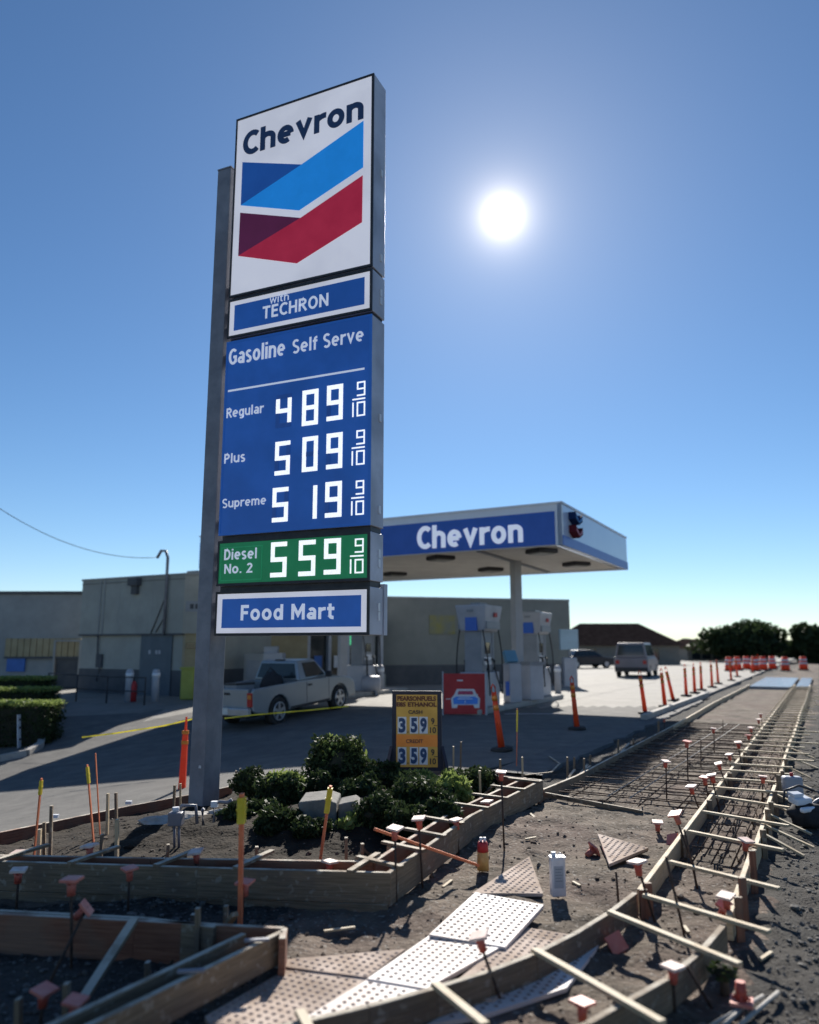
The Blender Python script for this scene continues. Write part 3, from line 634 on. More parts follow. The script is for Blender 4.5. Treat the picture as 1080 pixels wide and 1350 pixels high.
# washer station / bins by column
p = Vector((3.0, 22.9, .2)); r = empty('service_stand', p, 'white squeegee and towel stand with light blue screen between the pumps', 'stand')
o = MB().box((p.x, p.y, .75), (.42, .36, 1.1), rz=R(28)).build('cabinet', m_pumpw, r); bevel(o, .03); MB().box((p.x-.05, p.y-.03, 1.5), (.4, .12, .35), rz=R(28), rx=R(-25)).build('screen', mat('pale_screen', (.1, .25, .38), None, 2, .5), r); MB().box((p.x-.1, p.y-.2, .6), (.28, .04, .4), rz=R(28)).build('blue_panel', m_cblue, r)
p = Vector((3.75, 24.0, .2)); r = empty('trash_bin', p, 'white and blue waste bin at the foot of the canopy column', 'bin')
o = MB().box((p.x, p.y, .72), (.5, .5, 1.04), rz=R(28)).build('body', m_pumpw, r); bevel(o, .03); MB().box((p.x, p.y, 1.28), (.54, .54, .1), rz=R(28)).build('lid', m_pumpg, r)
# air machine further back
p = gp(752, 905, .04); r = empty('air_machine', p, 'pale blue and white air machine right of the rear pump', 'machine')
o = MB().box((p.x, p.y, .65), (.6, .5, 1.3)).build('body', m_pumpw, r); bevel(o, .06); MB().box((p.x, p.y, 2.1), (.8, .3, .9)).build('sign_panel', mat('pale_blue_panel', (.3, .42, .5), None, 2, .5), r); MB().tube([(p.x, p.y, 1.3), (p.x, p.y, 1.7)], .06).build('post', m_pumpg, r)
# ------------------------------------------------------------------ red car banner
p = gp(585, 943, .05); q = gp(640, 943, .05); r = empty('banner_stand', (p+q)/2, 'red banner stand with a white car drawing before the front pump', 'banner')
PB = Plane(p, q-p, Vector((0, -1, 0))); PB.N = Vector((PB.U.y, -PB.U.x, 0)); wB = (q-p).length
PB.box(0, wB, .03, 1.05, 0, -.05).build('panel', m_redp, r)
PB.box(-.03, 0, 0, 1.1, .02, -.07).build('post', m_pumpw, r); PB.box(wB, wB+.05, 0, 1.1, .02, -.07).build('post', m_pumpw, r)
car = [(.2, .18), (.32, .18), (.34, .26), (.72, .26), (.74, .18), (.86, .18), (.88, .42), (.8, .52), (.74, .66), (.32, .66), (.26, .52), (.18, .42)]
cs = lambda u, v: (u*wB, v*1.0)
PB.poly([cs(*k) for k in car], .0005, .004).build('car_picture', m_card, r)
PB.poly([cs(*k) for k in [(.24, .28), (.82, .28), (.83, .42), (.76, .47), (.3, .47), (.23, .42)]], .0045, .006).build('car_picture', m_dblue, r)
PB.poly([cs(*k) for k in [(.34, .52), (.72, .52), (.7, .61), (.36, .61)]], .0045, .006).build('car_picture', m_dred, r)
for u_, v_, w__, h__ in ((.36, .44, .3, .016), (.34, .4, .36, .018), (.51, .31, .02, .06), (.33, .86, .14, .035), (.06, .4, .1, .02), (.78, .5, .05, .03)): PB.box(u_*wB, (u_+w__)*wB, v_, v_+h__, .0065, .008).build('print_mark', m_card, r)
PB.text('FREE', *cs(.3, 0)[:1], cs(.5, 0)[0], .86, .92, .001, 'lettering', m_let, r, .02) if False else None
# ------------------------------------------------------------------ food mart and walls
G = Vector((-7.75, 27.5, 0)); LM = 6.0
ML = G-CU*LM; PM = Plane(ML, CU, CN)
mt = empty('mart_building', (G+ML)/2, 'pale stucco mart building with dark base and blue-grey door', 'building')
HT = 4.34; dpt = 6
PM.box(0, LM-.4, 2.25, HT, 0, -dpt).build('wall', m_stucco, mt)
PM.box(.02, LM-.4, .95, 2.25, -.12, -dpt).build('wall', m_stucco, mt)
PM.box(.0, LM-.4, -.4, .95, -.1, -dpt).build('wall_base', m_base, mt)
PM.box(-.03, LM-.37, HT, HT+.07, .04, -dpt).build('parapet_coping', m_stucg, mt)
PM.box(0, LM-.4, 2.2, 2.26, .03, -.12).build('trim', m_base, mt)
ux = lambda x: PM.px(x, 850)[0]
for u in (ux(128), ux(133)): PM.box(u, u+.06, 2.26, HT, .0, .03).build('downpipe', m_stucg, mt)
PM.box(ux(184), ux(225), 0, 2.2, -.08, -.12+.06).build('door', m_door, mt)
PM.text('W 30', 4.85, 5.5, 1.55, 1.68, -.055, 'lettering', m_pumpw, mt, .03) if False else None
for u in (ux(195), ux(204), ux(208)): PM.box(u, u+.1, 1.52, 1.66, -.06, -.05).build('door_notice', m_pumpw, mt)
# electrical junk on the wall
PM.box(ux(170), ux(182), HT-.3, HT-.02, .25, .0).build('wall_unit', m_base, mt); PM.box(ux(172.5), ux(179.5), HT-.62, HT-.3, .15, .0).build('wall_unit', m_base, mt)
um_ = ux(218); mb = MB(); q = lambda u, v, d: PM.p(u, v, d)
mb.tube([q(um_, 2.2, .1), q(um_, 5.0, .1), q(um_-.1, 5.25, .12), q(um_-.3, 5.27, .15), q(um_-.45, 5.0, .2)], .055, 8); ms = mb.build('service_mast', m_galv, mt)
for a, b in (((um_-.75, 2.26), (um_-.05, 3.6)), ((um_-.5, 2.3), (um_-.02, 2.9))):
    mb = MB(); mb.tube([q(a[0], a[1], .03), q(b[0], b[1], .05)], .018, 5); mb.build('cable', m_wire, mt)
mb = MB(); mb.tube([q(ux(127), 2.2, -.05), q(ux(128), 1.3, -.05), q(ux(133), 1.0, -.02), q(ux(130), .5, -.02)], .03, 6); mb.build('conduit', m_base, mt)
PM.box(ux(127), ux(134), 1.0, 1.5, -.02, -.12).build('meter_box', m_base, mt)
PM.box(3.6, 4.2, HT+.07, HT+.4, -2.0, -2.8).build('roof_vent', m_stucg, mt); PM.box(-.03, LM-.37, HT-.14, HT-.12, .0, .02).build('seam', m_base, mt)
for u in (2.2, 4.0): PM.box(u, u+.015, 2.26, HT-.14, .0, .004).build('seam', m_stucg, mt)
# short return and storefront to the right
RT = G-CU*.4; R2 = Vector((-7.25, 27.9, 0))
PR = Plane(RT, (R2-RT), CN); PR.N = Vector((PR.U.y, -PR.U.x, 0)); wr = .95
PR.box(0, wr, 2.25, HT, 0, -4).build('wall', m_stucco, mt); PR.box(.03, wr-.03, .95, 2.25, -.1, -4).build('wall', m_tan, mt); PR.box(0.03, wr-.03, -.3, .95, -.08, -4).build('wall_base', m_base, mt)
PR.box(-.02, wr+.02, HT, HT+.07, .04, -4).build('parapet_coping', m_stucg, mt)
PR.box(.08, .8, 3.02, 3.4, .0, .02).build('sign_plate', m_pumpg, mt); [PR.box(a_, a_+.13, 3.12, 3.3, .0205, .026).build('worn_letter', m_base, mt) for a_ in (.22, .4, .58)]
PR.box(.15, .6, 1.72, 1.92, -.1, -.06).build('window', m_glass, mt)
SF = Vector((-6.3, 31.6, 0)); SR = Vector((-1.4, 34.2, 0)); PF = Plane(SF, SR-SF, CN); PF.N = Vector((PF.U.y, -PF.U.x, 0)); wf = (SR-SF).length
PF.box(-2.5, 2.3, .9, 3.4, 0, -5).build('wall', m_tan, mt); PF.box(-2.5, 2.3, -.1, .9, .03, -5).build('wall_base', m_base, mt)
PF.box(2.3, wf+.4, 2.6, 3.4, 0, -5).build('wall', m_stucco, mt); PF.box(2.3, wf+.4, -.1, .6, 0, -5).build('wall', m_stucco, mt)
PF.box(2.3, wf+.4, .6, 2.6, -.3, -.35).build('window_glass', m_glass, mt)
for u in (2.3, 3.25, 4.1, 4.95, 5.7): PF.box(u, u+.12, .6, 2.6, .0, -.3).build('mullion', m_pumpw, mt)
PF.box(4.3, 4.65, 1.85, 2.3, -.28, -.25).build('neon_sign', m_neon, mt)
for u, c in ((2.7, m_bluesg), (3.6, m_card), (5.2, m_card)): PF.box(u, u+.35, .9, 1.4, -.28, -.25).build('window_poster', c, mt)
# goods in front of the storefront
for (x0, x1, yt, yb, lb, m, dd) in ((322, 346, 862, 915, 'grey ice chest by the mart wall, left of the two behind the pickup', m_stucg, .8), (347, 371, 861, 915, 'pale ice chest by the mart wall, right of the two behind the pickup', m_pumpw, .8)):
    Y = 29.5; a = at(x0, yt, Y); b = at(x1, yb, Y); r = empty('ice_chest', ((a.x+b.x)/2, Y, 0), lb, 'ice chest', 'ice chests by the mart wall')
    o = MB().box(((a.x+b.x)/2, Y+.4, (a.z+.05)/2), (b.x-a.x, .8, a.z-.05)).build('body', m, r); bevel(o, .03); MB().box(((a.x+b.x)/2, Y-.015, a.z*.62), ((b.x-a.x)*.7, .03, a.z*.45)).build('door', m_pumpg, r)
a = at(356, 862, 29.6); r = empty('white_box', (a.x, 29.9, a.z), 'small white box resting on top of the ice chests', 'box'); o = MB().box((a.x, 29.9, a.z+.13), (.5, .4, .26)).build('carton', m_pumpw, r); MB().box((a.x, 29.9, a.z+.275), (.52, .42, .03)).build('lid', m_stucg, r)
p = gp(248, 922, .05); r = empty('waste_bin', p, 'yellow-green waste bin beside the steel sign post', 'bin'); o = MB().box((p.x, p.y, p.z+.5), (.45, .45, 1.0)).build('body', m_yelbin, r); bevel(o, .04); MB().box((p.x, p.y, p.z+1.03), (.5, .5, .07)).build('lid', m_yelbin, r)
p = gp(175, 925, .05); r = empty('gas_cylinder', p, 'small red cylinder beside the left door bollard', 'cylinder'); MB().tube([(p.x, p.y, p.z), (p.x, p.y, p.z+.55), (p.x, p.y, p.z+.66)], [.11, .11, .05], 12).build('tank', m_redp, r); MB().tube([(p.x, p.y, p.z+.66), (p.x, p.y, p.z+.74)], .03, 8).build('valve', m_dark, r)
# pipe rail in front of mart
rl = empty('pipe_rail', gp(130, 928, 0), 'low dark pipe rail in front of the mart wall', 'railing')
pts = [gp(x, y, .0) for x, y in ((62, 922), (100, 926), (140, 929), (190, 931))]
for i, p in enumerate(pts):
    MB().tube([p, p+UP*.9], .025, 6).build('post', m_dark, rl)
    if i:
        for h in (.45, .88): MB().tube([pts[i-1]+UP*h, p+UP*h], .02, 6).build('rail', m_dark, rl)
# far-left grey building
A = at(-60, 783, 33); B = at(112, 786, 33)
lw = empty('grey_building', ((A.x+B.x)/2-3, 35, 0), 'long plain grey building at the left edge behind the mart', 'building')
MB().box(((A.x+B.x)/2-6, 37, A.z/2-.2), (B.x-A.x+12, 8, A.z+.4)).build('wall', m_stucg, lw)
MB().box(((A.x+B.x)/2-6, 37, A.z+.05), (B.x-A.x+12.2, 8.2, .12)).build('parapet', m_base, lw)
q = at(8, 845, 32.9); k = at(108, 845, 32.9); 
for i in range(12):
    x0 = q.x+(k.x-q.x)*i/12; MB().box((x0+.12, 32.93, 1.75), ((k.x-q.x)/12-.03, .12, .75)).build('awning_panel', m_tan, lw)
MB().box(((q.x+k.x)/2, 32.92, 1.33), (k.x-q.x, .16, .08)).build('awning_edge', m_base, lw)
a = at(9, 868, 32.8); MB().box((a.x+.35, 32.93, a.z-.25), (.75, .1, .6)).build('blue_notice', m_bluesg, lw)
a = at(72, 853, 32.8); b = at(106, 853, 32.8)
for x in (a.x, b.x+.0): MB().box((x, 32.9, 1.0), (.09, .2, 2.0)).build('door_frame', m_stucg, lw)
MB().box(((a.x+b.x)/2, 32.9, 2.03), (b.x-a.x+.1, .2, .08)).build('door_frame', m_stucg, lw); MB().box(((a.x+b.x)/2, 32.96, 1.0), (b.x-a.x-.1, .04, 1.98)).build('door', m_base, lw)
# long rear wall
P0 = Vector((-1.3, 35.6, 0)); P1 = Vector((7.9, 38.2, 0)); PL = Plane(P0, P1-P0, CN); PL.N = Vector((PL.U.y, -PL.U.x, 0)); wl = (P1-P0).length
lw = empty('long_wall', (P0+P1)/2, 'long plain stucco wall behind the fuel pumps with dark base band', 'wall')
PL.box(-1, wl, .95, 4.0, 0, -6).build('upper_wall', mat('stucco_olive', (.19, .2, .185), (.23, .24, .22), 1, .9), lw); PL.box(-1, wl, -.1, .95, .03, -6).build('wall_base', m_base, lw); PL.box(-1, wl, 4.0, 4.08, .04, -6).build('parapet', m_stucg, lw)
u0, v1 = PL.px(566, 811); u1, v0 = PL.px(600, 836); PL.box(u0, u1, v0, v1, .0, .05).build('yellow_poster', mat('yellow_poster', (.26, .24, .07), (.19, .2, .17), 2, .7), lw)
# ------------------------------------------------------------------ utility wire
a = at(205, 735, 27.0); b = at(-30, 650, 22)
r = MB(); pts = []
for i in range(25):
    t = i/24; q_ = a.lerp(b, t); q_ = q_-UP*(1.0*4*t*(1-t)*.55); pts.append(q_)
o = MB().tube(pts, .011, 5).build('power_cable', m_wire); tag(o, 'thin drooping power cable running from the mart mast to the left', 'cable')
# ------------------------------------------------------------------ silver pickup
def make_truck():
    r = empty('pickup_truck', (0, 0, 0), 'silver pickup truck parked in the shade behind the sign post', 'pickup truck')
    hw = .84; wr = .37; xr, xf = 1.08, 3.86
    def arch(cx, n=10): return [(cx+(wr+.07)*math.cos(math.pi*(1-i/n))*1, .33+(wr+.08)*math.sin(math.pi*(1-i/n))) for i in range(n+1)]
    prof = [(.12, .45)]+[(x, z) for x, z in arch(xr)]+[(1.6, .36), (3.3, .36)]+arch(xf)+[(4.45, .36), (4.62, .4), (4.68, .62), (4.62, .8), (4.45, .9), (4.1, .98), (3.35, 1.03), (2.0, 1.05), (.1, 1.03), (.05, .98), (.05, .5)]
    # side panels with slight tumblehome
    for s in (-1, 1):
        mb = MB(); mb.prism([(x, s*(hw-.07), z) for x, z in prof], (0, s*.07, 0)); o = mb.build('side_panel', m_silver, r, True); bevel(o, .05, 4)
    fwd = [(1.98, .4), (4.5, .4), (4.6, .62), (4.55, .8), (4.4, .88), (4.05, .965), (3.35, 1.02), (1.98, 1.03)]
    mb = MB(); mb.prism([(x, -hw+.071, z) for x, z in fwd], (0, 2*hw-.142, 0)); o = mb.build('body', m_silver, r, True); bevel(o, .02)
    o = MB().box((1.05, 0, .55), (1.86, 2*hw-.15, .08)).build('bed_floor', m_dark, r, True)
    o = MB().box((.09, 0, .77), (.07, 2*hw-.3, .5)).build('tailgate', m_silver, r, True); bevel(o, .015)
    MB().box((.048, 0, .9), (.02, .18, .06)).build('handle', m_dark, o, True)
    # cab greenhouse
    b0, b1, t0, t1, zb, zt = 2.0, 3.42, 2.12, 2.92, 1.03, 1.56
    yb, yt = .79, .62
    mb = MB(); mb.hexa([Vector(p) for p in ((b0, -yb, zb), (b1, -yb, zb), (b1, yb, zb), (b0, yb, zb), (t0, -yt, zt), (t1, -yt, zt), (t1, yt, zt), (t0, yt, zt))]); o = mb.build('cab', m_silver, r, True); bevel(o, .06, 4)
    L_ = lambda A, B, t: Vector(A).lerp(Vector(B), t)
    def pane(c, inset, off, nm, u0=.07, u1=.93, v0=.14, v1=.86):
        A, B, Cc, D = [Vector(k) for k in c]; f = lambda u, v: A.lerp(B, u).lerp(D.lerp(Cc, u), v)
        n = (B-A).cross(D-A).normalized()*off
        MB().prism([f(u0, v0)+n, f(u1, v0)+n, f(u1, v1)+n, f(u0, v1)+n], n.normalized()*.012).build(nm, m_glass, r, True)
    pane([(b0, yb, zb), (b0, -yb, zb), (t0, -yt, zt), (t0, yt, zt)], 0, .002, 'rear_window', .06, .94)
    pane([(b1, -yb, zb), (b1, yb, zb), (t1, yt, zt), (t1, -yt, zt)], 0, .002, 'windscreen')
    pane([(b0, -yb, zb), (b1, -yb, zb), (t1, -yt, zt), (t0, -yt, zt)], 0, .002, 'side_window', .24, .9)
    pane([(b1, yb, zb), (b0, yb, zb), (t0, yt, zt), (t1, yt, zt)], 0, .002, 'side_window', .1, .76)
    MB().box((2.2, 0, 1.575), (.1, .3, .03)).build('brake_lamp', m_dark, r, True)
    for s in (-1, 1):
        for x in (2.28, 3.32): MB().box((x, s*(hw+.001), .72), (.014, .006, .56)).build('door_gap', m_dark, r, True)
        MB().box((2.42, s*(hw+.012), .9), (.15, .03, .05)).build('door_handle', m_dark, r, True)
        o = MB().box((3.2, s*(hw+.08), 1.12), (.09, .2, .16)).build('mirror', m_dark, r, True); bevel(o, .03)
        o = MB().box((.05, s*(hw-.09), .77), (.06, .15, .34)).build('tail_light', m_tail, r, True); MB().box((.018, s*(hw-.09), .84), (.008, .12, .1)).build('amber_lens', m_amber, o, True)
        MB().box((4.58, s*.62, .74), (.12, .3, .16)).build('headlight', m_card, r, True)
        MB().bar((1.55, s*(hw+.003), .4), (3.35, s*(hw+.003), .4), .02, .05).build('sill_trim', m_dark, r, True)
        for x in (xr, xf):
            y0 = s*(hw-.22); y1 = s*(hw-.01)
            w_ = MB().tube([(x, y0, wr), (x, y0+s*.03, wr), (x, y1-s*.03, wr), (x, y1, wr)], [wr*.9, wr, wr, wr*.92], 26).build('wheel', m_tyre, r, True)
            mb = MB(); mb.tube([(x, y1, wr), (x, y1+s*.008, wr)], .225, 20); rm = mb.build('rim', m_dark, w_, True)
            mb = MB()
            for k in range(5):
                a = k*2*math.pi/5+.3; mb.bar((x, y1+s*.012, wr), (x+.21*math.cos(a), y1+s*.012, wr+.21*math.sin(a)), .02, .075, roll=0)
            mb.tube([(x+.225*math.cos(a_*.314), y1+s*.01, wr+.225*math.sin(a_*.314)) for a_ in range(21)], .018, 6, False); mb.build('spokes', m_rim, w_, True)
            MB().box((x, s*(hw-.3), .55), (.85, .2, .35)).build('wheel_well', m_dark, r, True)
    o = MB().box((-.04, 0, .48), (.14, 1.62, .2)).build('rear_bumper', m_rim, r, True); bevel(o, .03); MB().box((-.118, .0, .5), (.012, .34, .16)).build('licence_plate', m_plate, o, True)
    o = MB().box((4.68, 0, .48), (.16, 1.6, .24)).build('front_bumper', m_silver, r, True); bevel(o, .04)
    MB().box((2.4, 0, .32), (4.2, .8, .12)).build('chassis', m_dark, r, True)
    return r
tr = make_truck()
tp = Vector((-3.85, 19.55)); th_ = R(61)
# rear near corner (local x=.05,y=-.84) goes to tp
c_, s_ = math.cos(th_), math.sin(th_); loc = Vector((tp.x-(.05*c_+.84*s_), tp.y-(.05*s_-.84*c_)))
mid = (loc.x+2.3*c_, loc.y+2.3*s_); z0 = zg(loc.x, loc.y)+.05; z1 = zg(loc.x+4.6*c_, loc.y+4.6*s_)+.05
place(tr, (loc.x, loc.y, z0), th_, ry=-math.atan2(z1-z0, 4.6))
tm = tr.rotation_euler.to_matrix().to_4x4(); tm.translation = tr.location
def inbed(x, y, z): return tm @ Vector((x, y, z))
q = inbed(1.55, -.2, .6); r = empty('duffel_bag', q, 'black bag heaped in the bed of the silver pickup', 'bag'); blob('bag_body', q+UP*.36, (.32, .3, .36), m_bag, r, .1, 2); MB().tube([q+Vector((-.15, 0, .68)), q+Vector((-.05, 0, .82)), q+Vector((.1, 0, .68))], .02, 6).build('handle', m_bag, r)
q = inbed(.6, .1, .6); r = empty('tool_box', q, 'grey tool case lying low in the pickup bed near the tailgate', 'tool case'); o = MB().box(q+UP*.24, (.7, .4, .46), rz=th_).build('case', m_pumpg, r); MB().box(q+UP*.49, (.72, .42, .05), rz=th_).build('lid', m_dark, r)
# ------------------------------------------------------------------ far vehicles
def make_car(name, prof, cabin, hw, m, wheels, label, cat, xs_glass):
    r = empty(name, (0, 0, 0), label, cat)
    o = MB().prism([(x, -hw, z) for x, z in prof], (0, 2*hw, 0)).build('body', m, r, True); bevel(o, .06, 3)
    (b0, b1, t0, t1, zb, zt) = cabin
    o = MB().hexa([Vector(p) for p in ((b0, -hw*.95, zb), (b1, -hw*.95, zb), (b1, hw*.95, zb), (b0, hw*.95, zb), (t0, -hw*.78, zt), (t1, -hw*.78, zt), (t1, hw*.78, zt), (t0, hw*.78, zt))]).build('cabin', m, r, True); bevel(o, .06, 3)
    for s in (-1, 1):
        for u0, u1 in xs_glass:
            A = Vector((b0, s*hw*.95, zb)); B = Vector((b1, s*hw*.95, zb)); D = Vector((t0, s*hw*.78, zt)); E_ = Vector((t1, s*hw*.78, zt)); f = lambda u, v: A.lerp(B, u).lerp(D.lerp(E_, u), v)
            MB().prism([f(u0, .12), f(u1, .12), f(u1, .85), f(u0, .85)], (0, s*.012, 0)).build('side_window', m_glass, r, True)
    for xx, yy in ((b0, t0), (b1, t1)):
        sgn = -1 if xx == b0 else 1
        MB().prism([(xx+(yy-xx)*.15, -hw*.82, zb+(zt-zb)*.15), (xx+(yy-xx)*.15, hw*.82, zb+(zt-zb)*.15), (xx+(yy-xx)*.85, hw*.7, zb+(zt-zb)*.85), (xx+(yy-xx)*.85, -hw*.7, zb+(zt-zb)*.85)], (sgn*.015, 0, 0)).build('windscreen', m_glass, r, True)
    L0 = min(p[0] for p in prof); L1 = max(p[0] for p in prof)
    for s in (-1, 1):
        MB().box((L0+.0, s*hw*.8, .85), (.05, .2, .2)).build('tail_light', m_tail, r, True); MB().box((L1, s*hw*.75, .7), (.05, .3, .15)).build('headlight', m_card, r, True)
        for x in wheels:
            w_ = MB().tube([(x, s*(hw-.2), .34), (x, s*(hw+.01), .34)], .34, 20).build('wheel', m_tyre, r, True); MB().tube([(x, s*(hw+.01), .34), (x, s*(hw+.02), .34)], .2, 14).build('rim', m_rim, w_, True)
    MB().box((L0-.02, 0, .45), (.1, 2*hw*.96, .2)).build('rear_bumper', m_dark, r, True)
    return r
van = make_car('van', [(0, .3), (4.8, .3), (4.85, .7), (4.7, .95), (3.9, 1.1), (0, 1.1)], (.02, 3.95, .12, 3.1, 1.1, 1.95), .95, m_vanp, (.95, 3.9), 'mauve-grey van parked beyond the pumps', 'van', ((.05, .35), (.4, .62), (.67, .92)))
p = gp(833, 893, .05); place(van, p, R(66))
carb = make_car('parked_car', [(0, .3), (4.5, .3), (4.55, .6), (4.4, .8), (3.3, .95), (0.8, .98), (.05, .9)], (.5, 3.4, 1.1, 2.6, .94, 1.45), .88, m_carp, (.85, 3.65), 'dark car parked to the left of the mauve-grey van', 'car', ((.12, .48), (.52, .88)))
p = gp(768, 882, .05); place(carb, p+Vector((-1.2, 2, 0)), R(20))
# ------------------------------------------------------------------ far houses and trees
def house(px0, px1, yr, ye, Y, m, label):
    a = at(px0, yr, Y); b = at(px1, ye, Y); w_ = b.x-a.x; r = empty('house', ((a.x+b.x)/2, Y+5, 0), label, 'house')
    cx = (a.x+b.x)/2; MB().box((cx, Y+5, b.z/2), (w_*.92, 9, b.z)).build('wall', m_cream, r)
    zr_ = a.z; zb_ = b.z; x0, x1 = cx-w_/2, cx+w_/2
    mb = MB(); mb.v += [(x0, Y, zb_), (x1, Y, zb_), (x1, Y+10, zb_), (x0, Y+10, zb_), (x0+w_*.25, Y+5, zr_), (x1-w_*.25, Y+5, zr_)]
    for f in ((0, 1, 5, 4), (1, 2, 5), (2, 3, 4, 5), (3, 0, 4), (3, 2, 1, 0)): mb.face(f)
    mb.build('roof', m_roofd, r)
    for k in (.25, .5, .75): MB().box((x0+w_*k, Y+.47, b.z*.55), (1.0, .08, 1.1)).build('window', m_glass, r)
    return r
house(738, 905, 820, 851, 75, m_roofd, 'low house with broad dark hipped roof behind the van')
house(905, 960, 842, 855, 95, m_roofd, 'small dark-roofed house between the far trees')
def tree(px, ybase, ytop, wpx, Y, label, seed):
    b = at(px, ybase, Y); t = at(px, ytop, Y); w_ = wpx/1020*Y/2; h = t.z; r = empty('tree', (b.x, Y, 0), label, 'tree', 'trees along the far end of the street')
    mb = MB(); mb.tube([(b.x, Y, -.1), (b.x+.1, Y, h*.3), (b.x, Y, h*.6)], [.3, .22, .1], 8)
    for k in range(5):
        a = k*1.25+seed; mb.tube([(b.x+.05, Y, h*(.3+.05*k)), (b.x+math.cos(a)*w_*.5, Y+math.sin(a)*w_*.5, h*(.5+.06*k))], [.12, .04], 6)
    mb.build('trunk', m_bark, r)
    n = 5
    leaf_mesh('crown', (b.x, Y, h*.5), (w_*1.05, w_*.8, h*.52), 14000, .34, m_leafd, r, seed=seed, shell=.75)
for i, (px, yt, w_, Y, lb) in enumerate(((985, 824, 110, 90, 'big round dark tree at the far end of the street'), (905, 846, 50, 110, 'low tree right of the dark house roof'), (1075, 828, 60, 85, 'dark tree at the right edge of the horizon'), (935, 850, 40, 120, 'small distant tree left of the big round tree'), (1045, 846, 46, 120, 'small distant tree right of the big round tree'))):
    tree(px, 865, yt, w_, Y, lb, i+1)
# low hills on the horizon
V = []; n = 90
for i in range(n+1):
    x = -700+1500*i/n; h = 6+5*noise.noise(Vector((i*.12, 0, 0))); V += [(x, 700, -2), (x, 720, h)]
me = bpy.data.meshes.new('hills'); me.from_pydata(V, [], [(2*i, 2*i+2, 2*i+3, 2*i+1) for i in range(n)]); me.materials.append(mat('far_hill', (.07, .09, .1), None, .02, .95)); o = bpy.data.objects.new('hills', me); C.objects.link(o); tag(o, kind='structure')
# construction barrels and boards far along
def make_barrel():
    r = empty('traffic_barrel', (0, 0, 0), 'x', 'traffic barrel'); MB().tube([(0, 0, .08), (0, 0, .4), (0, 0, .42), (0, 0, .75), (0, 0, .77), (0, 0, 1.0)], [.3, .28, .26, .25, .23, .2], 14).build('drum', m_orange, r, True)
    for z in (.45, .7): MB().tube([(0, 0, z), (0, 0, z+.13)], .262, 14).build('white_band', m_card, r, True)
    MB().tube([(0, 0, 0), (0, 0, .08)], .38, 12).build('rubber_base', m_rub, r, True); return r
ORD = 'first second third fourth fifth sixth seventh eighth ninth'.split()
br = make_barrel()
for i, px in enumerate((962, 973, 985, 996, 1007, 1019, 1036, 1060)):
    Y = 56+(i % 3)*2; p = at(px, 885, Y); place(br if i == 0 else copy_tree(br), (p.x, Y, .05), 0, '%s orange and white barrel from the left in the row closing the far street' % ORD[i], group='orange barrels across the far street')
# ------------------------------------------------------------------ delineator posts
def make_del():
    r = empty('delineator_post', (0, 0, 0), 'x', 'delineator post'); MB().tube([(0, 0, .04), (0, 0, .5), (0, 0, .98)], [.062, .052, .045], 10).build('post', m_orange, r, True)
    for z in (.68, .84): MB().tube([(0, 0, z), (0, 0, z+.09)], .0535, 10).build('reflective_band', m_amber, r, True)
    MB().tube([(0, 0, 0), (0, 0, .05), (0, 0, .07)], [.2, .2, .14], 8).build('rubber_base', m_rub, r, True)
    MB().tube([(-.03, 0, .97), (-.035, 0, 1.06), (0, 0, 1.12), (.035, 0, 1.06), (.03, 0, .97)], .014, 6).build('loop_handle', m_orange, r, True); return r
dl = make_del(); first = True
DL = [(662, 990, -.13, 'orange delineator post leaning left in front of the fuel pump'), (761, 962, -.08, 'upright dark orange delineator post between the pump and the curb'), (851, 941, -.1, 'leaning orange delineator post first in the row along the lit curb'), (877, 932, -.06, 'upright bright orange delineator post second in the curb row'), (888, 924, -.2, 'slanting orange delineator post third in the curb row')]
for x, y, ln, lb in DL:
    place(dl if first else copy_tree(dl), gp(x, y, .05), .2, lb, ry=ln, group='orange delineator posts along the lot edge'); first = False
for i, a in enumerate((29.3, 31.2, 33.5, 36, 39.5, 43.5, 49, 57, 66)):
    q = S(a, -4.45+.15*math.sin(i*3), .05); place(copy_tree(dl), q, i, '%s of the blurred distant delineator posts up the street, counting from the nearest' % ORD[i], ry=.04*math.sin(i*2), group='distant delineator posts up the street')
p = gp(240, 1041, .03); r = empty('marker_post', p, 'bright orange flat marker post leaning beside the sign pole', 'marker post'); t = at(246, 945, p.y); o = MB().bar(p, p.lerp(t, .8), .07, .1, taper=.75).build('post', m_orange, r); MB().bar(p.lerp(t, .78), t, .03, .04, taper=.6).build('tip', m_orange, r)
for k in (.62, .76): MB().bar(p.lerp(t, k), p.lerp(t, k+.05), .065, .095).build('band', m_amber, r)
# ------------------------------------------------------------------ hedges and curb at the left edge
def hedge(x0, x1, yf, ytop, depth, label, seed, z0):
    p = gp(x1, yf, z0); Y = p.y; h = at(x1, ytop, Y).z-p.z; x1w = p.x; x0w = x1w-5
    r = empty('hedge', ((x0w+x1w)/2, Y+depth/2, p.z), label, 'hedge', 'clipped hedges at the left edge'); c = ((x0w+x1w)/2, Y+depth/2, p.z+h/2)
    MB().box(c, (4.7, depth*.85, h*.9)).build('twig_mass', m_inner, r)
    leaf_mesh('foliage', c, (2.5, depth/2, h/2), 9000, .045, m_leafd, r, boxy=True, seed=seed, shell=.12)
    leaf_mesh('sunlit_top_leaves', (c[0], c[1], p.z+h+.05), (2.5, depth/2, .06), 5000, .05, m_leafy, r, boxy=True, seed=seed+9, shell=.9)  # sunlit hedge top painted in with a brighter leaf colour
hedge(0, 61, 985, 931, .9, 'nearest clipped hedge with a white marker board', 1, 0)
hedge(0, 58, 955, 912, .9, 'middle clipped hedge of the three at left', 2, 0)
hedge(0, 54, 935, 897, .9, 'farthest clipped hedge of the three at left', 3, 0)
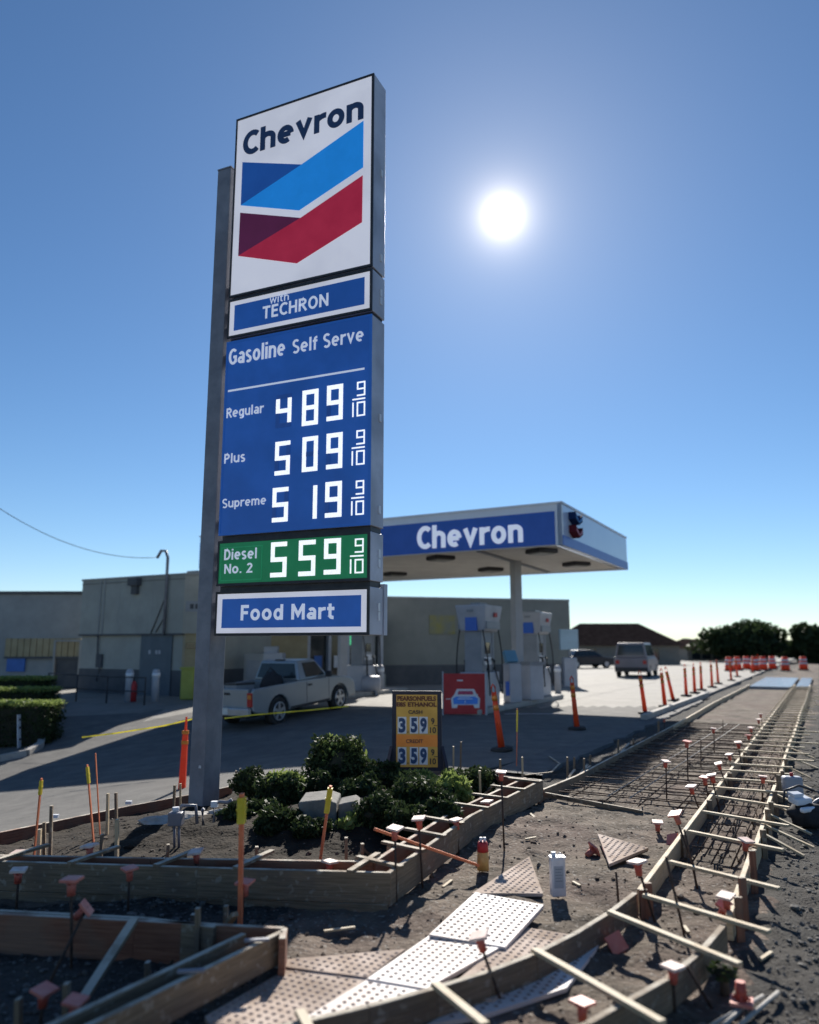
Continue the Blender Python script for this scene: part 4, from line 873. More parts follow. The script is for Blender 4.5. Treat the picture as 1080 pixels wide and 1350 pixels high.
p = gp(28, 985, .05); r = empty('marker_board', (p.x, p.y-.1, p.z), 'narrow white marker board with black marks leaning on the nearest hedge', 'marker'); t = at(25, 942, p.y-.1); MB().bar(Vector((p.x, p.y-.1, p.z)), t, .15, .02).build('board', m_card, r)
for k in (.25, .6, .85): q = Vector((p.x, p.y-.115, p.z)).lerp(t, k); MB().box((q.x, p.y-.118, q.z), (.1, .008, .06), 0).build('black_mark', m_ink, r)
mb = MB(); pts = [gp(x, y, .1) for x, y in ((-80, 1012), (0, 1001), (35, 994), (53, 984), (56, 975))]
for a, b in zip(pts, pts[1:]): mb.bar(a, b, .16, .2)
o = mb.build('curb', m_curb); tag(o, kind='structure')
# ------------------------------------------------------------------ caution tape
def tape(pts, label, Ys, sag=0):
    P = [at(x, y, Y) for (x, y), Y in zip(pts, Ys)]; mb = MB(); n = 10; row = []
    for a, b in zip(P, P[1:]):
        for i in range(n): row.append(a.lerp(b, i/n))
    row.append(P[-1])
    for i, q in enumerate(row):
        tw = math.sin(i*.9)*.7; hh = Vector((0, math.sin(tw)*.015, math.cos(tw)*.015)); mb.v += [tuple(q-hh), tuple(q+hh), tuple(q+hh+Vector((0, .002, 0)))]
    for i in range(len(row)-1): mb.face((3*i, 3*i+3, 3*i+4, 3*i+1), None, True)
    o = mb.build('caution_tape', m_yell); tag(o, label, 'tape')
tape([(296, 947), (340, 942), (400, 937), (460, 931)], 'yellow caution tape strung in front of the silver pickup', (15, 15.5, 16, 16.5))
tape([(108, 972), (150, 967), (215, 957), (258, 947)], 'yellow caution tape sagging across the sunlit strip left of the post', (14.5, 15, 15, 15))
# ------------------------------------------------------------------ planter: shrubs, block, rocks
def shrub(px, py, wpx, hpx, label, seed, m=m_leafd, n=2600, size=.035, top=True, Y=None):
    if Y is None: b = gp(px, py, .05)
    else: b = at(px, py, Y)
    sc = b.y/1030; rx = wpx*sc/2; rz = hpx*sc/2; r = empty('shrub', b, label, 'shrub')
    MB().tube([b-UP*.1, b+UP*rz], [.03, .02], 6).build('stem', m_bark, r)
    blob('twig_mass', b+UP*rz, (rx*.72, rx*.66, rz*.74), m_inner, r, .12, seed)
    leaf_mesh('foliage', b+UP*rz*1.02, (rx, rx*.9, rz), n, size, m, r, seed=seed, shell=.3)
    if top: leaf_mesh('sunlit_crown_leaves', b+UP*rz*1.55+Vector((0, .03, 0)), (rx*.75, rx*.6, rz*.5), int(n*.3), size, m_leafy, r, seed=seed+30, shell=.5)  # brighter leaf colour stands in for sun on the shrub's crown
shrub(445, 1048, 76, 70, 'tall rounded clipped shrub behind the concrete block', 11, n=4200)
shrub(372, 1072, 66, 50, 'leafy bright-topped shrub left of the concrete block', 12, m=m_leafd, n=2600)
shrub(330, 1050, 44, 32, 'small dark shrub beside the sign post', 13, n=1600, top=False)
shrub(500, 1100, 62, 50, 'low feathery dark shrub right of the concrete block', 14, n=3000, top=False, size=.025)
shrub(548, 1082, 90, 50, 'broad dark shrub under the amber fuel sign', 15, n=3800, top=False)
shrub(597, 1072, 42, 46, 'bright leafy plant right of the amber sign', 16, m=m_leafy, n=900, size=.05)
shrub(505, 1048, 50, 40, 'dark shrub left of the amber sign feet', 17, n=1800, top=False)
shrub(618, 1050, 60, 34, 'low dark shrub behind the right form corner', 18, n=2200, top=False)
shrub(548, 1036, 60, 16, 'bright lime shoots below the amber sign', 19, m=m_leafy, n=700, size=.05)
shrub(460, 1103, 26, 26, 'small pale weed at the foot of the concrete block', 20, m=m_leafy, n=160, size=.05, top=False)
shrub(425, 1062, 60, 40, 'low dark shrub between the leafy shrub and the block', 21, n=2200, top=False)
shrub(530, 1105, 60, 40, 'dark spreading shrub nearest the form corner', 22, n=2600, top=False, size=.028)
shrub(580, 1100, 46, 40, 'small dark shrub against the right form', 23, n=1800, top=False)
shrub(345, 1088, 44, 30, 'low dark shrub in front of the bright-topped shrub', 24, n=1500, top=False)
shrub(480, 1070, 50, 44, 'dark shrub just right of the tall clipped shrub', 25, n=2200, top=False)
shrub(640, 1045, 40, 26, 'low dark shrub at the far end of the planter', 26, n=1400, top=False)
shrub(310, 1095, 46, 32, 'low dark shrub at the left end of the bed behind the tall ribboned stake', 27, n=1600, top=False)
shrub(365, 1104, 60, 34, 'low spreading shrub in front of the bed, left of the ribboned stake', 28, n=2000, top=False)
shrub(408, 1108, 50, 28, 'low groundcover shrub at the foot of the concrete block', 29, n=1500, top=False, size=.028)
# concrete utility block
p = gp(393, 1096, .08); q = gp(474, 1096, .08); r = empty('concrete_block', (p+q)/2, 'broken grey concrete utility block among the shrubs', 'concrete block')
w_ = (q-p).length; PK = Plane(p, q-p, Vector((0, -1, 0))); h = at(395, 1054, p.y).z-p.z
o = PK.poly([(0, -.1), (w_*.62, -.1), (w_*.62, h*.88), (w_*.45, h*1.0), (0, h*.92)], 0, -.5).build('block', m_blk, r); bevel(o, .012)
o = PK.poly([(w_*.64, -.08), (w_*1.02, -.08), (w_*1.08, h*.62), (w_*.9, h*.9), (w_*.64, h*.8)], -.06, -.4).build('broken_piece', m_blk, r); bevel(o, .012)
rk = [(205, 1083, .34, .05, 'flat pale slab nearest the left side of the post footing'), (245, 1078, .4, .06, 'flat pale slab in front of the post footing'), (300, 1072, .34, .06, 'pale broken slab right of the post footing'), (325, 1074, .2, .07, 'chunky pale stone beside the leafy shrub')]
for i, (x, y, s, hh, lb) in enumerate(rk):
    p = gp(x, y, .16); s *= .58; bm_ = blob('rock', p+UP*.0, (s, s*.7, hh*.7+.02), m_rock, None, .35, i*3+1, 2); me = bm_.data; me.polygons.foreach_set('use_smooth', [False]*len(me.polygons)); tag(bm_, lb, 'rock', 'pale slabs at the sign footing')
mbv = MB()
for i in range(26):
    x, y = random.uniform(150, 260), random.uniform(1080, 1118); p = gp(x, y, .05); s_ = random.uniform(.02, .05)
    o = blob('clod', p, (s_*1.3, s_, s_*.7), m_soil, None, .4, i, 1); k = len(mbv.v); mbv.v += [tuple(v.co) for v in o.data.vertices]
    for f in o.data.polygons: mbv.face(tuple(k+t for t in f.vertices))
    bpy.data.objects.remove(o)
o = mbv.build('spoil_heap', m_soil); tag(o, 'dark lumps of earth heaped left of the sign post', 'soil', kind='stuff')
# meter and pipes
p = gp(232, 1112, .1); Y = p.y; r = empty('utility_meter', p, 'grey meter box and pipework on legs before the sign post', 'utility meter')
a = at(224, 1070, Y); b = at(241, 1088, Y); o = MB().box(((a.x+b.x)/2, Y, (a.z+b.z)/2), (b.x-a.x, .12, a.z-b.z)).build('meter_box', m_galv, r); bevel(o, .01)
for x in (230, 236): MB().tube([at(x, 1088, Y), at(x, 1120, Y)], .012, 6).build('leg', m_galv, r)
for pts in (((235, 1070), (240, 1062), (258, 1062), (260, 1086)), ((268, 1088), (267, 1068), (269, 1066)), ((282, 1084), (282, 1060), (290, 1057), (300, 1058), (306, 1054))):
    MB().tube([at(x, y, Y+.1) for x, y in pts], .016, 8).build('pipe', m_galv, r)
MB().tube([at(232, 1070, Y), at(232, 1064, Y)], .03, 10).build('dial', m_card, r)
MB().box(at(283, 1060, Y+.1), (.06, .05, .05)).build('valve', m_card, r)
# ------------------------------------------------------------------ E85 sign
Y = 10.9; r = empty('sidewalk_sign', (at(549, 1015, Y)), 'amber sandwich-board fuel sign with black frame among the shrubs', 'sign')
PE = Plane(at(549, 1015, Y), Vector((1, -.06, 0)), Vector((-.06, -1, 0)))
e = PE.px; u0, v0 = e(518, 1015); u1, v1 = e(581, 912)
PE.box(u0-.012, u1+.012, v0-.01, v1+.01, -.0, -.04).build('frame', m_ink, r)
f0, g0 = e(522.5, 1011); f1, g1 = e(576.5, 916); PE.box(f0, f1, g0, g1, 0, .006).build('sign_face', m_e85, r)
ba = e(521.5, 984)[1]; bb = e(521.5, 968.5)[1]; PE.box(f0, f1, ba, bb, .0065, .009).build('credit_band', m_eor, r)
def et(t, x0, x1, yb_, yt_, m=m_ink, bold=.03, d=.0095): PE.text(t, e(x0, 0)[0] if False else e(x0, yb_)[0], e(x1, yb_)[0], e(x0, yb_)[1], e(x0, yt_)[1], d, 'lettering', m, r, bold, .003)
et('PEARSONFUELS', 524, 575, 924, 917.5, m_brown, .05); et('E85 ETHANOL', 523, 576, 931.5, 925.5, m_brown, .05); et('CASH', 538.5, 557, 941, 936, m_ink, .02); et('CREDIT', 535.5, 558, 979.5, 974.5, m_ink, .02)
for yt_, yb_ in ((945, 967), (985, 1008)):
    for ch, x0, x1 in (('3', 524.5, 536), ('5', 540.5, 551.5), ('9', 553, 564)):
        a_, b__ = e(x0, yb_); c__, d__ = e(x1, yt_); c = PE.box(a_, c__, b__, d__, .0065, .009).build('number_card', m_card, r)
        PE.text(ch, a_+.012, c__-.012, b__+.012, d__-.012, .0095, 'lettering', m_navy, c, .05, .003)
    et('9', 568.5, 573, yb_-12, yb_-20.5, m_ink, .02); PE.box(e(567, 1)[0]-.0, e(575, 1)[0], e(567, yb_-10.6)[1]-.004, e(567, yb_-10.6)[1]+.004, .0065, .009).build('fraction_bar', m_ink, r); et('10', 567, 575, yb_-.5, yb_-8.5, m_ink, .02)
    MB().box(PE.p(e(538, yb_-2)[0], e(538, yb_-2)[1], .01), (.015, .004, .015)).build('decimal_point', m_ink, r)
for x, s in ((516, -1), (583, 1)):
    a = PE.p(e(x, 985)[0], e(x, 985)[1], -.02); MB().bar(a, Vector((a.x-s*-.08, a.y-.25, gp(549, 1025, .1).z)), .04, .03).build('leg', m_ink, r); MB().bar(a, Vector((a.x-s*-.04, a.y+.45, gp(549, 1025, .1).z)), .04, .03).build('leg', m_ink, r)
    MB().bar(a, PE.p(e(x, 1018)[0], e(x, 1018)[1]-.1, -.02), .04, .04).build('leg', m_ink, r)
# ------------------------------------------------------------------ formwork
def board(p, q, h, par, m, th=.038, top=None, nm='board'):
    """p,q are points on the top edge; board hangs h below"""
    p = Vector(p); q = Vector(q); s = (q-p).cross(UP).normalized()*th/2; D = UP*h
    mb = MB(); mb.hexa([p-s-D, q-s-D, q+s-D, p+s-D, p-s, q-s, q+s, p+s]); 
    L_ = (q-p).length
    mb.uv = []
    r0 = random.random()*9
    for k in range(6):
        if k < 2 or k in (2, 4): ww = L_
        mb.uv.append(((r0, k), (r0+L_, k), (r0+L_, k+h), (r0, k+h)) if k in (0, 1, 2, 4) else ((r0, k), (r0+.04, k), (r0+.04, k+h), (r0, k+h)))
    o = mb.build(nm, m, par); bevel(o, .003, 1); return o
def stake(p, h, par, m, w_=.035, lean=(0, 0), nm='stake', below=.12):
    p = Vector(p); t = p+Vector((lean[0], lean[1], h)); mb = MB(); mb.bar(p-UP*below, t, w_, w_*.6, roll=random.uniform(-.4, .4)); return mb.build(nm, m, par)
# planter forms (double boards)
pf = empty('planter_formwork', (-.15, 5.7, 0), 'double timber curb forms around the near side of the planter', 'formwork')
co = gp(512, 1150, .25); le = gp(-60, 1133, .25); far = gp(714, 1028, .25); md = gp(620, 1075, .25)
out = [le, gp(150, 1139, .25), co]
board(le, gp(262, 1143, .25), .2, pf, m_wold); board(gp(262, 1143, .25)+Vector((0, -.002, 0)), co+Vector((.02, 0, 0)), .2, pf, m_wold)
inn = [gp(-60, 1126, .25), gp(200, 1131, .25), gp(492, 1135.5, .25)]
board(inn[0], inn[1], .22, pf, m_wred); board(inn[1], inn[2], .22, pf, m_wred)
board(co, md, .22, pf, m_wold); board(md, far, .22, pf, m_wold)
i0 = inn[2]; i1 = gp(592, 1083-.0, .25)+RD*-.0; 
ia = i0; ib = ia+(md-co)*.96; ic = ib+(far-md)*.98
board(ia, ib, .22, pf, m_wred); board(ib, ic, .22, pf, m_wred)
board(far, far-RD*.62+SD*.03, .14, pf, m_wred); board(far-UP*.14, far+RD*.0-SD*.12-UP*.14, .14, pf, m_wred)
# second, lower boards under the front
board(le-UP*.205, co-UP*.205, .07, pf, m_wold, .036)
def cross(p, q, par, m=m_wold, w_=.045, t=.02): return MB().bar(Vector(p)+UP*.012, Vector(q)+UP*.012, w_, t).build('crosspiece', m, par)
for k in (.12, .3, .5, .68, .93):
    a = le.lerp(co, k); cross(a+Vector((-.04, -.05, 0)), a+Vector((.14, .42, 0)), pf)
for k in (.06, .3, .55, .8):
    a = co.lerp(md, k); cross(a+RD*.06, a-RD*.36+SD*.08, pf)
for k in (.15, .4, .65, .9): a = md.lerp(far, k); cross(a+RD*.06, a-RD*.36+SD*.06, pf)
SK = [(52, 1128, 1093), (60, 1125, 1084), (67, 1126, 1062), (142, 1098, 1046), (155, 1100, 1045), (133, 1128, 1100), (155, 1128, 1080), (220, 1132, 1113), (229, 1065, 1035), (238, 1063, 1033), (337, 1133, 1116), (457, 1137, 1104), (512, 1131, 1115), (567, 1093, 1081), (619, 1068, 1037), (634, 1062, 1016), (635, 1050, 1018), (661, 1040, 1001), (689, 1028, 998), (311, 1035, 1016), (318, 1035, 1013), (598, 1015, 984), (607, 1015, 978), (476, 1130, 1112), (581, 1085, 1070)]
for i, (x, yb_, yt_) in enumerate(SK):
    dz = .02 if yb_ > 1055 else .05
    b = gp(x, yb_+ (6 if yb_ > 1055 else 0), dz+.1 if yb_ > 1120 else dz); t = at(x+random.uniform(-2, 2), yt_, b.y)
    MB().bar(b-UP*.12, t, .04, .024, roll=random.uniform(-.3, .3)).build('stake', m_wold if i % 3 else m_wood, pf)
for (a, b) in (((355/1, 0), (0, 0)),): pass
for (x0, y0, x1, y1) in ((637, 1050, 652, 1033), (478, 1120, 494, 1131)): p = gp(x0, y0, .1); MB().bar(p, at(x1, y1, p.y+.1), .03, .018).build('brace', m_wold, pf)
# driveway-side back form
bf = empty('driveway_formwork', gp(167, 1080, 0), 'reddish form board along the driveway edge left of the sign post', 'formwork')
tops = [gp(-80, 1111, .12), gp(0, 1097, .12), gp(84, 1080, .12), gp(167, 1063, .12), gp(253, 1047, .12), gp(306, 1036, .12)]
for a, b in zip(tops, tops[1:]): board(a, b, .3, bf, m_wred)
for (a, b) in ((215, 1079), (505/3*1.0, 1062)): pass
for x, y in ((73, 1076), (170, 1058)): p = gp(x, y, .13); MB().box(p, (.08, .05, .04)).build('clip', m_card, bf)
# form at the end of the planter toward the lot: lot-edge board
lf = empty('lot_edge_formwork', S(12, -3.03, 0), 'long sidewalk form board running up between lot edge and rebar', 'formwork')
ks = [(9.15, -3.08), (10.3, -3.0), (13.8, -3.0), (17.5, -2.98), (21, -3.02), (25.2, -3.08), (31, -3.06), (38, -3.05)]
for (a, b), (c, d) in zip(ks, ks[1:]): board(S(a, b, .13), S(c, d, .13), .16, lf, m_wold if a < 17 else m_wood)
board(S(9.15, -3.05, .1), S(9.0, -1.9, .03), .05, lf, m_wold); 
for x, yb_, yt_ in ((748, 1028, 998), (757, 1022, 998), (778, 1013, 995), (815, 990, 975), (815, 997, 990), (835, 985, 974), (868, 972, 950), (704, 1062, 1034), (770, 1027, 1000)):
    b = gp(x, yb_, .0); MB().bar(b-UP*.1, at(x, yt_, b.y), .04, .022).build('stake', m_wold, lf)
for (x0, y0, x1, y1) in ((748, 1028, 758, 1015), (762, 1025, 775, 1008), (765, 1020, 779, 1010), (818, 993, 830, 980)): p = gp(x0, y0, .02); MB().bar(p, gp(x1, y1, .1), .035, .02).build('brace', m_wold, lf)
for (x0, y0, x1, y1) in ((724, 997, 738, 1007), (738, 1007, 727, 1018), (727, 1018, 690, 1022), (690, 1012, 735, 1012)):
    pass
r = empty('loose_lath', gp(720, 1012, .1), 'bent pale lath lying on asphalt behind the planter corner', 'lath'); P = [gp(x, y, .08) for x, y in ((724, 997), (738, 1007), (727, 1018), (692, 1022))]
for a, b in zip(P, P[1:]): MB().bar(a, b, .03, .012).build('strip', m_wold, r)
# ladder formwork (curb forms with crosspieces)
ld = empty('curb_formwork', S(5.6, -1.0, 0), 'curved double timber curb forms with many crosspieces running up the street', 'formwork')
LL = [(3.0, -2.24), (3.35, -2.0), (3.67, -1.81), (3.98, -1.65), (4.3, -1.52), (4.7, -1.41), (5.16, -1.32), (5.62, -1.262)]
HT_ = .16
for (a, b), (c, d) in zip(LL, LL[1:]): board(S(a, b, HT_), S(c, d, HT_), .15, ld, m_wold)
LL = [(2.2, -2.95), (2.6, -2.6), (3.0, -2.24)]
for (a, b), (c, d) in zip(LL, LL[1:]): board(S(a, b, HT_), S(c, d, HT_), .15, ld, m_wold)
ST = [5.7, 8.6, 12.2, 16.5, 21, 26, 31, 38]
for a, c in zip(ST, ST[1:]): board(S(a, -1.25, HT_), S(c, -1.25, HT_), .15, ld, m_wood if a > 5.8 else m_wood)
LRc = [(1.9, -2.2), (2.5, -1.75), (3.1, -1.32), (3.66, -1.06), (4.31, -.83), (4.75, -.73), (5.25, -.665)]
for (a, b), (c, d) in zip(LRc, LRc[1:]): board(S(a, b, HT_), S(c, d, HT_), .15, ld, m_wold)
ST = [5.45, 7.1, 8.8, 10.6, 12.9, 16, 20, 25, 31, 38]
for i, (a, c) in enumerate(zip(ST, ST[1:])): board(S(a, -.655+.015*(i % 2), HT_), S(c, -.655+.015*(i % 2), HT_), .15, ld, m_wood)
CRS = [((395, 1333), (425, 1390)), ((573, 1297), (640, 1352)), ((704, 1252), (874, 1349)), ((803, 1202), (976, 1272)), ((849, 1180), (1015, 1229)), ((883, 1136), (1028, 1172)), ((908, 1096), (1033, 1121)), ((927, 1070), (1040, 1089)), ((944, 1050), (1041, 1065))]
for a, b in CRS:
    p = gp(*a, HT_+.02); q = gp(*b, HT_+.02); mb = MB(); mb.bar(p, q, .045, .022); o = mb.build('crosspiece', m_wood, ld); bevel(o, .002, 1)
a = 9.95
while a < 36:
    e1 = random.uniform(.1, .45); MB().bar(S(a-.05*random.random(), -1.25-.08, HT_+.02), S(a-.02*random.random(), -.655+e1, HT_+.02), .045, .022).build('crosspiece', m_wood, ld); a += .72*random.uniform(.85, 1.15)
for a in (5.58, 5.74, 7.3, 9.0, 11, 13.2): stake(S(a, -1.20, 0), .2, ld, m_wred if a < 6 else m_wold, .05)
for a in (5.5, 5.8, 6.6, 7.7, 8.4, 8.9, 9.6, 10.4, 11.3, 12.4): stake(S(a, -.6, 0), .22+.1*random.random(), ld, m_wred if a < 7 else m_wold, .045)
for a in (7.9, 8.25, 8.8, 9.4, 10.0, 10.7, 11.5, 12.4, 13.4, 14.5): MB().bar(S(a, -.62, .15), S(a-.1, -.22-.1*random.random(), .02), .035, .018).build('kicker', m_wood, ld)
# foreground left forms
ff = empty('corner_formwork', gp(180, 1300, 0), 'deep timber corner form with slanted braces at the lower left', 'formwork')
A0 = gp(-60, 1201, .22); A1 = gp(180, 1213, .22); A2 = gp(375, 1223, .22)
board(A0, A1, .22, ff, m_wred); board(A1, A2, .22, ff, m_wred); n_ = Vector((0, .05, 0)); board(A0+n_, A1+n_*.9, .2, ff, m_wold); board(A1+n_, A2+n_*.4-Vector((.4, 0, 0)), .2, ff, m_wold)
B0 = gp(372, 1227, .22); B1 = gp(60, 1378, .22); board(B0, B1, .16, ff, m_wold); C0 = gp(322, 1230, .22); C1 = gp(20, 1372, .22); board(C0, C1, .16, ff, m_wold)
board(A2, B0+Vector((.02, -.12, 0)), .2, ff, m_wred)
for (x0, y0, x1, y1, w_) in ((177, 1213, 105, 1325, .05), (310, 1205, 285, 1240, .04)):
    p = gp(x0, y0, .25); q = gp(x1, y1, .03); MB().bar(p, q, w_, .025).build('brace', m_wold, ff)
for x, yb_, yt_ in ((261, 1276, 1197), (298, 1243, 1194), (195, 1300, 1268), (88, 1352, 1296), (25, 1360, 1316), (255, 1240, 1205)):
    b = gp(x, yb_, .0); MB().bar(b-UP*.08, at(x, yt_, b.y), .04, .025).build('stake', m_wold, ff)
for x, y in ((250, 1281), (337, 1240)): p = gp(x, y, .235); MB().bar(p-Vector((.06, 0, 0)), p+Vector((.07, .02, 0)), .03, .012).build('clip', m_galv, ff)
# ------------------------------------------------------------------ rebar mat
rm = empty('rebar_mat', S(12, -2.2, .05), 'grid of dark reinforcing bars laid on chairs between the form boards', 'rebar mat')
a = 9.1; k = 0
while a < 19.3:
    z = .075+.01*math.sin(k*2.3); MB().tube([S(a+.04*math.sin(k), -2.95, z), S(a+.03*math.cos(k), -1.3, z)], .0075, 6).build('bar', m_rebar, rm); a += .24*random.uniform(.85, 1.15); k += 1
for b in (-2.75, -2.35, -1.95, -1.55): MB().tube([S(9.05, b, .06), S(14, b+.02, .062), S(19.4, b-.01, .06)], .0075, 6).build('bar', m_rebar, rm)
for b in (-2.1, -1.85): MB().tube([S(9.3, b-.25, .09), S(19, b+.05, .09)], .006, 6).build('bar', m_curb, rm)
rb = empty('rebar_cage', S(9, -.95, .05), 'long reinforcing bars lying inside the curb forms', 'rebar')
for b, z in ((-1.1, .05), (-.95, .06), (-.8, .05), (-1.0, .11), (-.85, .12)): MB().tube([S(7.0, b, z), S(12, b+.02, z), S(24, b, z)], .008, 6).build('bar', m_rebar, rb)
for k in range(30): a = 7.2+k*.5; MB().tube([S(a, -1.15, .04), S(a+.02, -1.12, .13), S(a, -.78, .13), S(a, -.76, .04)], .006, 5).build('stirrup', m_rebar, rb)
# ------------------------------------------------------------------ rebar pins with square caps
capm = None
def cap_meshes():
    a = MB(); a.tube([(0, 0, -.085), (0, 0, -.012)], [.021, .025], 10)
    for k in range(4):
        t = k*math.pi/2; a.bar((.018*math.cos(t), .018*math.sin(t), -.03), (.036*math.cos(t), .036*math.sin(t), -.014), .006, .012)
    a = a.build('cap_stem', m_cap); b = MB().box((0, 0, -.004), (.092, .092, .014)).build('cap_plate', m_capt); bevel(b, .004, 1)
    return a.data, b.data, a, b
ca, cb_, oa, ob = cap_meshes(); bpy.data.objects.remove(oa); bpy.data.objects.remove(ob)
capsc = 1
mplain = mat('cap_plate_red', (.62, .16, .12), (.7, .26, .2), 14, .5)
cbr = cb_.copy(); cbr.materials.clear(); cbr.materials.append(mplain)
def addcap(par, loc, d, red=False, sc=1, spin=0):
    q = Vector(d).to_track_quat('Z', 'Y').to_euler()
    o = bpy.data.objects.new('cap', ca); C.objects.link(o); o.parent = par; o.location = Vector(loc)-par.location; q = (Vector(d).to_track_quat('Z', 'Y') @ Euler((0, 0, spin)).to_quaternion()).to_euler(); o.rotation_euler = q; o.scale = (sc,)*3
    p = bpy.data.objects.new('cap_plate', cbr if red else cb_); C.objects.link(p); p.parent = o; return o
def pin(tx_, ty_, bx, by, label, red=False, cap=True, lean=0, sc=1, dz=0):
    b = gp(bx, by, dz); t = at(tx_, ty_, b.y+lean); r = empty('rebar_pin', b, label, 'rebar pin', 'capped rebar pins' if cap else 'bare rebar pins')
    MB().tube([b-UP*.05, t-UP*.02], .0085, 7).build('rebar', m_rebar, r)
    if cap: 
        d = (t-b).normalized()+Vector((random.uniform(-.15, .15), random.uniform(-.2, .05), .3)); addcap(r, t, d, red, sc*random.uniform(.95, 1.1), random.uniform(0, 1.5))
PINS = [(24, 1123, 23, 1160, 'capped rebar pin at the left edge nearest the planter form', 0, 1), (25, 1146, 22, 1198, 'capped rebar pin standing below the leftmost one', 0, 1), (95, 1158, 95, 1280, 'tall capped pin standing inside the lower left form', 1, 1),
 (118, 1114, 117, 1172, 'capped pin in front of the planter form below the orange lath', 0, 1), (171, 1144, 169, 1207, 'capped pin on the gravel above the slanted brace', 1, 1), (258, 1122, 261, 1180, 'capped pin in front of the form left of the tall ribboned stake', 0, 1),
 (323, 1162, 318, 1217, 'red-capped pin touching the tall orange stake', 1, 1), (59, 1304, 52, 1352, 'large red-capped pin near the bottom left corner', 1, 1), (100, 1318, 95, 1385, 'red-capped pin cut by the bottom edge at left', 1, 1),
 (521, 1091, 523, 1195, 'tall white-topped pin at the planter form corner', 0, 1), (552, 1078, 558, 1172, 'white-topped pin just right of the form corner', 0, 1), (601, 1080, 606, 1128, 'white-topped pin halfway along the right planter form', 0, 1), (435, 1135, 428, 1187, 'pale-capped pin leaning on the front of the planter form', 0, 1),
 (661, 1017, 665, 1123, 'tallest white-topped pin beside the right planter form', 0, 1), (642, 1056, 644, 1098, 'short capped pin against the right planter form', 0, 1), (631, 1232, 667, 1325, 'leaning capped pin over the curved form and white tiles', 0, 1),
 (878, 1003, 879, 1058, 'white-topped pin in the shaded part of the rebar mat', 0, 1), (906, 977, 907, 1030, 'red-capped pin in the middle of the rebar mat', 1, 1), (941, 960, 942, 993, 'white-topped pin at the far side of the rebar mat', 0, 1), (876, 947, 876, 969, 'small white-capped pin beside the lot edge board', 0, 1),
 (911, 1036, 926, 1073, 'white-capped pin leaning over the sunlit bars', 0, 1), (938, 1021, 950, 1070, 'large white-capped pin near the curb form', 0, 1), (929, 1024, 936, 1060, 'red-capped pin close to the large white-capped one', 1, 1), (947, 1006, 964, 1046, 'white-capped pin leaning against the curb form', 0, 1),
 (890, 1072, 917, 1141, 'red-capped long pin leaning across the curb form', 1, 1), (867, 1083, 870, 1100, 'pink-capped pin sunk low in the dirt beside the triangular tile', 0, 1), (973, 978, 979, 1016, 'pale-capped pin along the curb form past the mat', 0, 1), (987, 969, 990, 990, 'red-capped small pin by the curb form', 1, 1), (990, 959, 993, 978, 'white-capped pin farther along the curb form', 0, 1), (1000, 948, 1002, 964, 'second white-capped pin farther along the curb form', 0, 1), (1003, 941, 1005, 956, 'farthest white-capped pin along the curb form', 0, 1),
 (961, 994, 966, 1022, 'pale-capped pin lying low beside the sunlit bars', 0, 1), (1006, 1023, 1004, 1062, 'white-topped red-capped pin between the curb forms', 0, 1), (984, 1107, 982, 1145, 'capped pin on the right curb form board', 0, 1), (840, 1135, 867, 1218, 'capped pin leaning across the joint of the curved form', 0, 1),
 (957, 1180, 964, 1236, 'pink double-capped pin on the right form board', 0, 1), (887, 1273, 890, 1336, 'pale-capped pin inside the lower right curve of the form', 0, 1), (768, 1320, 770, 1375, 'pink-capped pin at the bottom edge right of the tiles', 1, 1),
 (924, 973, 924, 1012, 'bare rebar pin in the rebar mat', 0, 0), (953, 948, 953, 966, 'bare rebar pin at the far end of the mat', 0, 0), (812, 1145, 816, 1193, 'bare rebar pin before the curved form board', 0, 0), (878, 1125, 904, 1233, 'long bare pin leaning inside the curb forms', 0, 0), (902, 1090, 921, 1171, 'bare pin leaning inside the forms near the dark gap', 0, 0), (905, 1268, 942, 1322, 'bare pin slanting outside the curved right form', 0, 0), (944, 1236, 946, 1272, 'short bare pin against the right curved form', 0, 0),
 (703, 1034, 704, 1063, 'short bare pin at the far planter form corner', 0, 0), (850, 983, 878, 1000, 'bare pin lying across the shaded bars', 0, 0)]
for x, y, bx, by, lb, rd, cp in PINS: pin(x, y, bx, by, lb, bool(rd), bool(cp))
b = gp(63, 1300, .0); t = at(115, 1196, b.y+.25); r = empty('rebar_pin', b, 'red-capped rebar slanting inside the lower left form', 'rebar pin', 'capped rebar pins'); MB().tube([b, t], .0085, 7).build('rebar', m_rebar, r); addcap(r, t, (.7, .1, .6), True)
b = gp(225, 1272, .0); t = at(255, 1215, b.y+.1); o = MB().tube([b, t], .0085, 7).build('rebar_pin', m_rebar); tag(o, 'bare rebar slanting toward the upright stake at lower left', 'rebar pin', 'bare rebar pins')
# loose caps on the ground
for x, y, lb, d in ((784, 1119, 'red cap dropped beside the triangular tile', (.6, .2, .4)), (813, 1243, 'square red cap under the curved form crosspieces', (.1, -.9, .5)), (978, 1322, 'red cap standing upside down by the loose rods', (0, 0, -1)), (886, 1106, 'red cap lying against the curb form', (-.5, -.3, .5)), (958, 1194, 'pink cap hanging on the right form beneath another cap', (.2, -.5, .8))):
    p = gp(x, y, .05 if y != 1194 else .16); r = empty('safety_guard', p, lb, 'rebar cap', 'loose rebar caps'); addcap(r, p, d, True, 1.15, .4)
for (x0, y0, x1, y1, lb) in ((938, 1352, 1006, 1313, 'left one of the pale rods on the gravel'), (950, 1356, 978, 1330, 'short middle rod on the gravel under the red cap'), (975, 1352, 1026, 1308, 'right one of the pale rods on the gravel')):
    o = MB().tube([gp(x0, y0, .03), gp(x1, y1, .03)], .011, 7).build('loose_rod', m_curb); tag(o, lb, 'rod', 'loose rods on the gravel')
